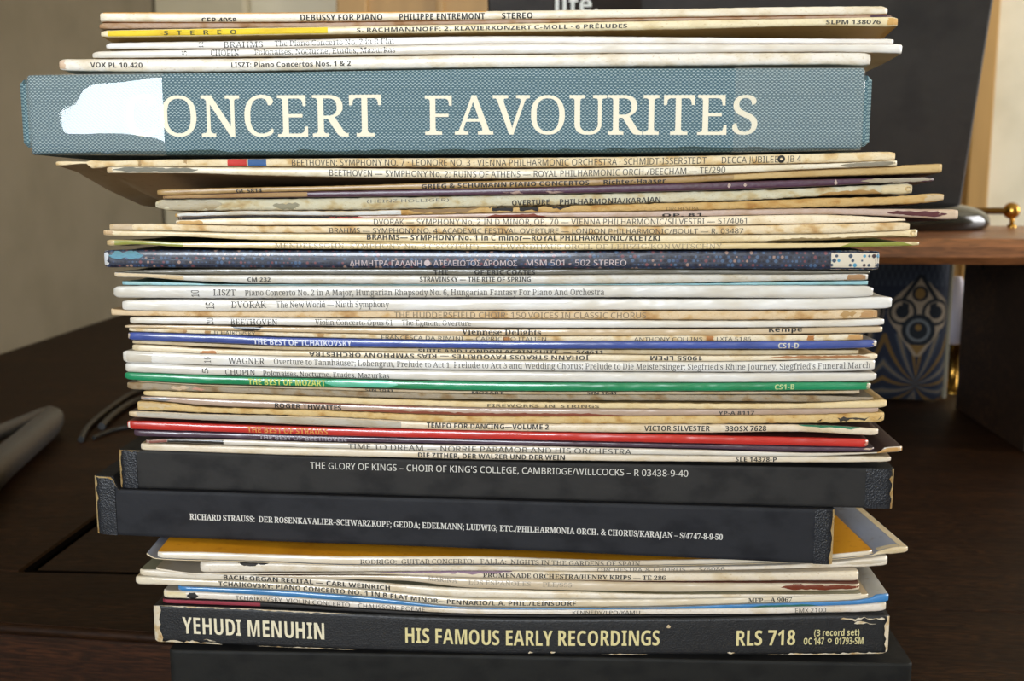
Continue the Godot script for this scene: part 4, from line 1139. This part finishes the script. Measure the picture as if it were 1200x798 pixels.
func band(it: Dictionary, called: String, x0: float, x1: float, e0: float, e1: float, jag: float, m: Material, off := 0.00005, label := "") -> void:
	# a patch of other colour that follows the spine, with an uneven edge where jag > 0
	var n := clampi(int((x1 - x0) / 0.0012), 4, 90)
	var rows := 8
	var p := []
	var uv := []
	var nz := FastNoiseLite.new()
	nz.seed = int(absf(x0) * 100000.0) % 1000
	nz.frequency = 0.11
	for i in n + 1:
		var t := float(i) / n
		var c := []
		var cu := []
		var u0 := e0
		var u1 := e1
		if jag > 0.0:
			var a := nz.get_noise_2d(i * 2.1, 3.0) + 0.5 * nz.get_noise_2d(i * 6.0, 13.0)
			var b := nz.get_noise_2d(i * 2.1, 43.0) + 0.5 * nz.get_noise_2d(i * 6.0, 53.0)
			if e0 > -0.99:
				u0 = clampf(e0 + a * jag * 1.4, -1.0, 1.0)
			if e1 < 0.99:
				u1 = clampf(e1 + b * jag * 1.4, u0 + 0.02, 1.0)
			var taper := minf(1.0, minf(t, 1.0 - t) * 6.0 + 0.15)
			if e0 > -0.99 or e1 < 0.99:
				var md := (u0 + u1) / 2.0 if e0 > -0.99 and e1 < 0.99 else (u1 if e1 > 0.99 else u0)
				u0 = lerpf(md, u0, taper)
				u1 = lerpf(md, u1, taper)
		for k in rows + 1:
			var e := lerpf(u1, u0, float(k) / rows)
			var xj := 0.0
			if jag > 0.0 and (i == 0 or i == n) and x0 > it.x0 + 0.0005 and x1 < it.x1 - 0.0005:
				xj = nz.get_noise_2d(k * 7.0, i * 9.0) * jag * 0.002
			elif jag > 0.0 and ((i == n and x0 <= it.x0 + 0.0005) or (i == 0 and x1 >= it.x1 - 0.0005)):
				xj = nz.get_noise_2d(k * 7.0, i * 9.0) * jag * 0.004
			var x := clampf(lerpf(x0, x1, t) + xj, it.x0, it.x1)
			var q := on_spine(it, x, clampf(e, -0.995, 0.995), off)
			c.append(q)
			cu.append(Vector2(q.x, -q.y))
		p.append(c)
		uv.append(cu)
	var st := new_st()
	grid(st, p, uv)
	var b2 := obj(called, done(st), m, it.o)
	if label != "":
		b2.set_meta("label", label)

func lettering(it: Dictionary, text: String, p0: float, p1: float, h: float, dy: float, col: String, font: String, o := {}) -> void:
	var x0 := px_x(it, p0)
	var x1 := px_x(it, p1)
	var sc := (hit(it, (p0 + p1) / 2, 400.0) - cam_pos).length() / F      # metres per pixel, near enough
	var f: Font = fonts[font]
	if o.has("bold"):
		var fv := FontVariation.new()
		fv.base_font = f
		fv.variation_embolden = o.bold
		f = fv
	var ref := TextMesh.new()
	ref.font = f
	ref.font_size = 32
	ref.depth = 0.0
	ref.curve_step = 1.0
	ref.text = "H"
	var rbx := ref.get_aabb()
	var cap := rbx.size.y
	var base := rbx.position.y
	var tm := TextMesh.new()
	tm.font = f
	tm.font_size = 32
	tm.depth = 0.0
	tm.curve_step = 0.6 if h > 15 else 1.2
	tm.text = text
	var bb := tm.get_aabb()
	var arr := tm.get_mesh_arrays()
	var vs: PackedVector3Array = arr[Mesh.ARRAY_VERTEX]
	var ix: PackedInt32Array = arr[Mesh.ARRAY_INDEX]
	if ix.size() == 0:
		for i in vs.size():
			ix.append(i)
	var dy0 := dy
	var dy1: float = o.get("dy1", dy)
	# (x, share of the half height) of every vertex
	var pts := PackedVector2Array()
	for v in vs:
		var tx := (v.x - bb.position.x) / bb.size.x
		var ty := ((v.y - base) / cap - 0.5) * h * sc
		if o.has("flip"):
			tx = 1.0 - tx
			ty = -ty
		if o.has("rot"):
			var u := tx
			tx = 0.5 - ty / (h * sc)
			ty = (u - 0.5) * h * sc
		var x := lerpf(x0, x1, tx)
		var y := ty - lerpf(dy0, dy1, tx) * sc
		var half := (samp(it.T, x) - samp(it.B, x)) / 2
		pts.append(Vector2(x, y / half))
	var st := new_st()
	var strips := [-0.94, 0.94] if it.kind == "box" else [-0.92, -0.8, -0.62, -0.4, 0.0, 0.4, 0.62, 0.8, 0.92]
	for i in range(0, ix.size(), 3):
		var tri := [pts[ix[i]], pts[ix[i + 1]], pts[ix[i + 2]]]
		var mn: float = minf(tri[0].y, minf(tri[1].y, tri[2].y))
		var mx: float = maxf(tri[0].y, maxf(tri[1].y, tri[2].y))
		for sl in strips.size() - 1:
			var lo: float = strips[sl]
			var hi: float = strips[sl + 1]
			if mx <= lo or mn >= hi:
				continue
			var pl := tri
			for sgn in [1.0, -1.0]:
				var lm: float = hi if sgn > 0.0 else -lo
				var cut := []
				for k in pl.size():
					var a: Vector2 = pl[k]
					var b: Vector2 = pl[(k + 1) % pl.size()]
					var da: float = lm - a.y * sgn
					var db: float = lm - b.y * sgn
					if da >= 0.0:
						cut.append(a)
					if da * db < 0.0:
						cut.append(a.lerp(b, da / (da - db)))
				pl = cut
			if pl.size() < 3:
				continue
			var q := []
			for v2 in pl:
				q.append(on_spine(it, v2.x, v2.y, 0.00013))
			poly(st, q, Vector3(0, 0, 1))
	obj("lettering", done(st), mat("ink_" + col, Color(col), 0.6), it.o)

func dress_item(it: Dictionary) -> void:
	for b in it.b:
		var m: Material
		if b.size() > 6:
			m = mat("", Color(b[2]), 0.4, b[6], Vector3(8.5, 68, 1), {"coat": 0.3})
		elif it.fin == "gloss":
			m = mat("g" + str(b[2]), Color(b[2]), 0.3, "clean", Vector3(7, 26, 1), {"n": "gloss_n", "ns": 0.8, "coat": 1.0, "cr": 0.06})
		else:
			m = mat("c" + str(b[2]), Color(b[2]), 0.7, "grime", Vector3(9, 34, 1), {"n": "card_n", "ns": 0.6})
		band(it, "worn_patch" if b[5] > 0.15 else "colour_band", maxf(it.x0, px_x(it, b[0])), minf(it.x1, px_x(it, b[1])), b[3], b[4], b[5], m)
	for t in it.t:
		if t.size() > 7 and t[7].has("disc"):
			disc(it, t[1], t[2], t[4], t[5], t[7].disc)
			continue
		lettering(it, t[0], t[1], t[2], t[3], t[4], t[5], t[6], t[7] if t.size() > 7 else {})
	var o: Node3D = it.o
	if it.has("curl"):                     # the rolled-up corner of a worn sleeve
		var c: Array = it.curl
		var w := hit(it, c[0], c[1])
		var q: Vector3 = w - it.base
		var st := new_st()
		var r: float = c[2] * 0.000345
		var ring := []
		for i in 15:
			var a := 0.6 + 5.0 * i / 14.0
			ring.append(Vector3(q.x + cos(a) * r * 0.8, q.y + sin(a) * r * 0.8, 0.0006))
		var p := []
		var uv := []
		for i in ring.size():
			var d: Vector3 = (ring[i] - Vector3(q.x, q.y, 0.0006)).normalized()
			var c2 := []
			for e in [[1.0, -0.009], [1.0, 0.0], [0.5, 0.0], [0.5, -0.009]]:
				c2.append(Vector3(q.x, q.y, 0.0006 + e[1]) + d * r * e[0])
			p.append(c2)
			uv.append([Vector2(i * 0.001, 0), Vector2(i * 0.001, 0.001), Vector2(i * 0.001, 0.002), Vector2(i * 0.001, 0.003)])
		grid(st, p, uv)
		obj("curled_corner", done(st), mat("curl", Color("d5c094"), 0.75, "worn", Vector3(20, 20, 1)), o).set_meta("label", "curled tan corner")
	if it.has("edge"):
		edge_strip(it, Color(it.edge))
	if it.has("cap"):
		var lm := mat("black_leather", Color("1d2026"), 0.42, "rub", Vector3(40, 40, 1), {"n": "leather_n", "ns": 0.5})
		band(it, "leather_cap", it.x0, px_x(it, it.cap[0]), -0.995, 0.995, 0.0, lm, 0.0004, "grained leather-like cap")
		band(it, "leather_cap", px_x(it, it.cap[1]), it.x1, -0.995, 0.995, 0.0, lm, 0.0004, "grained leather-like cap")
		var fr := mat("fray_tan", Color("a08b62"), 0.9, "worn", Vector3(30, 30, 1))
		band(it, "frayed_edge", it.x0, it.x0 + 0.0011, -0.99, 0.99, 0.5, fr, 0.0006)
		band(it, "frayed_edge", it.x1 - 0.0009, it.x1, -0.99, 0.99, 0.5, fr, 0.0006)
		band(it, "frayed_edge", it.x0, it.x0 + 0.010, 0.95, 1.0, 0.06, fr, 0.0006)
	if it.label.contains("frayed corners"):
		var fw := mat("fray_white", Color("cfc5b2"), 0.9, "worn", Vector3(30, 30, 1))
		band(it, "frayed_edge", it.x0, it.x0 + 0.0030, -0.99, 0.99, 0.6, fw, 0.0003)
		band(it, "frayed_edge", it.x1 - 0.0014, it.x1, -0.99, 0.99, 0.5, fw, 0.0003)
		for e in [[186, 260, -1.0, -0.9, 0.1], [300, 420, -1.0, -0.96, 0.06], [900, 1040, -1.0, -0.92, 0.08], [984, 1036, 0.78, 0.86, 0.12], [700, 760, -1.0, -0.95, 0.08], [186, 420, 0.95, 1.0, 0.05], [781, 786, 0.45, 0.62, 0.12], [619, 625, -0.9, -0.84, 0.06], [645, 651, -0.88, -0.8, 0.06], [853, 862, -0.9, -0.82, 0.08], [1000, 1026, 0.55, 0.62, 0.15], [238, 252, -0.8, -0.74, 0.1]]:
			band(it, "scuff", px_x(it, e[0]), px_x(it, e[1]), e[2], e[3], e[4], fw, 0.0002)
	if it.fin == "cloth":
		var cloth := mat("", Color(0.9, 0.95, 0.95), 0.85, "weave", Vector3(147, 180, 1), {"n": "weave_n", "ns": 0.8})
		var ym: float = (it.T[125] + it.B[125]) / 2 - it.base.y
		var hw: float = (it.x1 - it.x0) / 2
		obj("end_flap", rb(Vector3(0.012, 0.0275, 0.05), 0.0018), cloth, o, Vector3(-hw + 0.0012, ym - 0.0005, -0.0275))
		obj("end_flap", rb(Vector3(0.012, 0.0275, 0.05), 0.0018), cloth, o, Vector3(hw - 0.0022, ym - 0.0004, -0.0275))
		# wear along the lower edge, then the clear tape at both ends
		var gr := mat("cloth_wear", Color("8d968c"), 0.85, "weave", Vector3(147, 180, 1), {"n": "weave_n", "ns": 0.5})
		band(it, "worn_patch", it.x0 + 0.003, it.x1 - 0.003, -0.99, -0.9, 0.05, gr, 0.00008)
		tape(it, it.x0 - 0.0006, px_x(it, 192), true)
		tape(it, px_x(it, 860), it.x1 + 0.0002, false)

func disc(it: Dictionary, p0: float, p1: float, dy: float, col: String, inner: float) -> void:
	# a printed dot or ring
	var x0 := px_x(it, p0)
	var x1 := px_x(it, p1)
	var cx := (x0 + x1) / 2
	var r := (x1 - x0) / 2
	var half := (samp(it.T, cx) - samp(it.B, cx)) / 2
	var e0 := -dy * (x1 - x0) / (p1 - p0) / half
	var p := []
	var uv := []
	for i in 25:
		var a := -TAU * i / 24.0
		var c := []
		var u := []
		for k in 5:
			var rr := lerpf(r, r * inner, k / 4.0)
			c.append(on_spine(it, cx + cos(a) * rr, clampf(e0 + sin(a) * rr / half, -0.95, 0.95), 0.00013))
			u.append(Vector2(k, i))
		p.append(c)
		uv.append(u)
	var st := new_st()
	grid(st, p, uv)
	obj("printed_dot", done(st), mat("ink_" + col, Color(col), 0.6), it.o)

func edge_strip(it: Dictionary, c: Color) -> void:
	# pale card showing along the right and front edges of the cover
	var st := new_st()
	var p := []
	var uv := []
	for i in 25:
		var s := 0.0012 + 0.2 * i / 24.0
		var col := []
		var cu := []
		for w in [0.0036, 0.002, 0.0002]:
			var x: float = it.x1 - w
			col.append(Vector3((x - it.base.x) / cos(it.yaw), top(it, x, s) - it.base.y + 0.00005, -s))
			cu.append(Vector2(x, s))
		p.append(col)
		uv.append(cu)
	grid(st, p, uv)
	p = []
	uv = []
	for i in 25:
		var x2 := lerpf(it.x1 - 0.06, it.x1 - 0.0005, i / 24.0)
		var col2 := []
		var cu2 := []
		for s2 in [0.0042, 0.0025, 0.0012]:
			col2.append(Vector3((x2 - it.base.x) / cos(it.yaw), top(it, x2, s2) - it.base.y + 0.00005, -s2))
			cu2.append(Vector2(x2, s2))
		p.append(col2)
		uv.append(cu2)
	grid(st, p, uv)
	obj("cover_border", done(st), mat("border", c, 0.6, "grime", Vector3(9, 9, 1)), it.o).set_meta("label", "cream border of the cover")

func tape(it: Dictionary, x0: float, x1: float, left: bool) -> void:
	# clear tape wrapped over the end of the spine, slightly buckled
	var m := StandardMaterial3D.new()
	m.albedo_color = Color(0.96, 0.97, 0.95, 0.05)
	m.transparency = BaseMaterial3D.TRANSPARENCY_ALPHA
	m.roughness = 0.02
	m.metallic_specular = 1.0
	m.cull_mode = BaseMaterial3D.CULL_DISABLED
	var p := []
	var uv := []
	var n := 60
	for i in n + 1:
		var t := float(i) / n
		var x := lerpf(x0, x1, t)
		var xc := clampf(x, it.x0, it.x1)
		var col := []
		var cu := []
		for k in 33:
			var e := lerpf(1.0, -1.0, k / 32.0)
			var q := on_spine(it, xc, e, 0.0)
			var bulge := 0.0005
			if left:
				bulge += (0.0026 - (0.004 * t + 0.043 * t * t) * 0.056) * smoothstep(0.0, 0.06, t) * (1.0 - pow(absf(e), 6.0))
				bulge += 0.00016 * sin(t * 9.0 + e * 2.4 + 0.6) * pow(1.0 - t, 2.0)
			else:
				bulge += 0.0004 * sin(t * 14.0 + e * 2.6) * (1.0 - pow(absf(e), 4.0)) + 0.0003
			q.z += bulge
			q.y += signf(e) * 0.0003 * pow(absf(e), 6.0)
			q.x += x - xc
			col.append(q)
			cu.append(Vector2(q.x, -q.y))
		p.append(col)
		uv.append(cu)
	var st := new_st()
	grid(st, p, uv)
	obj("clear_tape", done(st), m, it.o).set_meta("label", "clear glossy tape at the left end" if left else "clear tape at the right end")
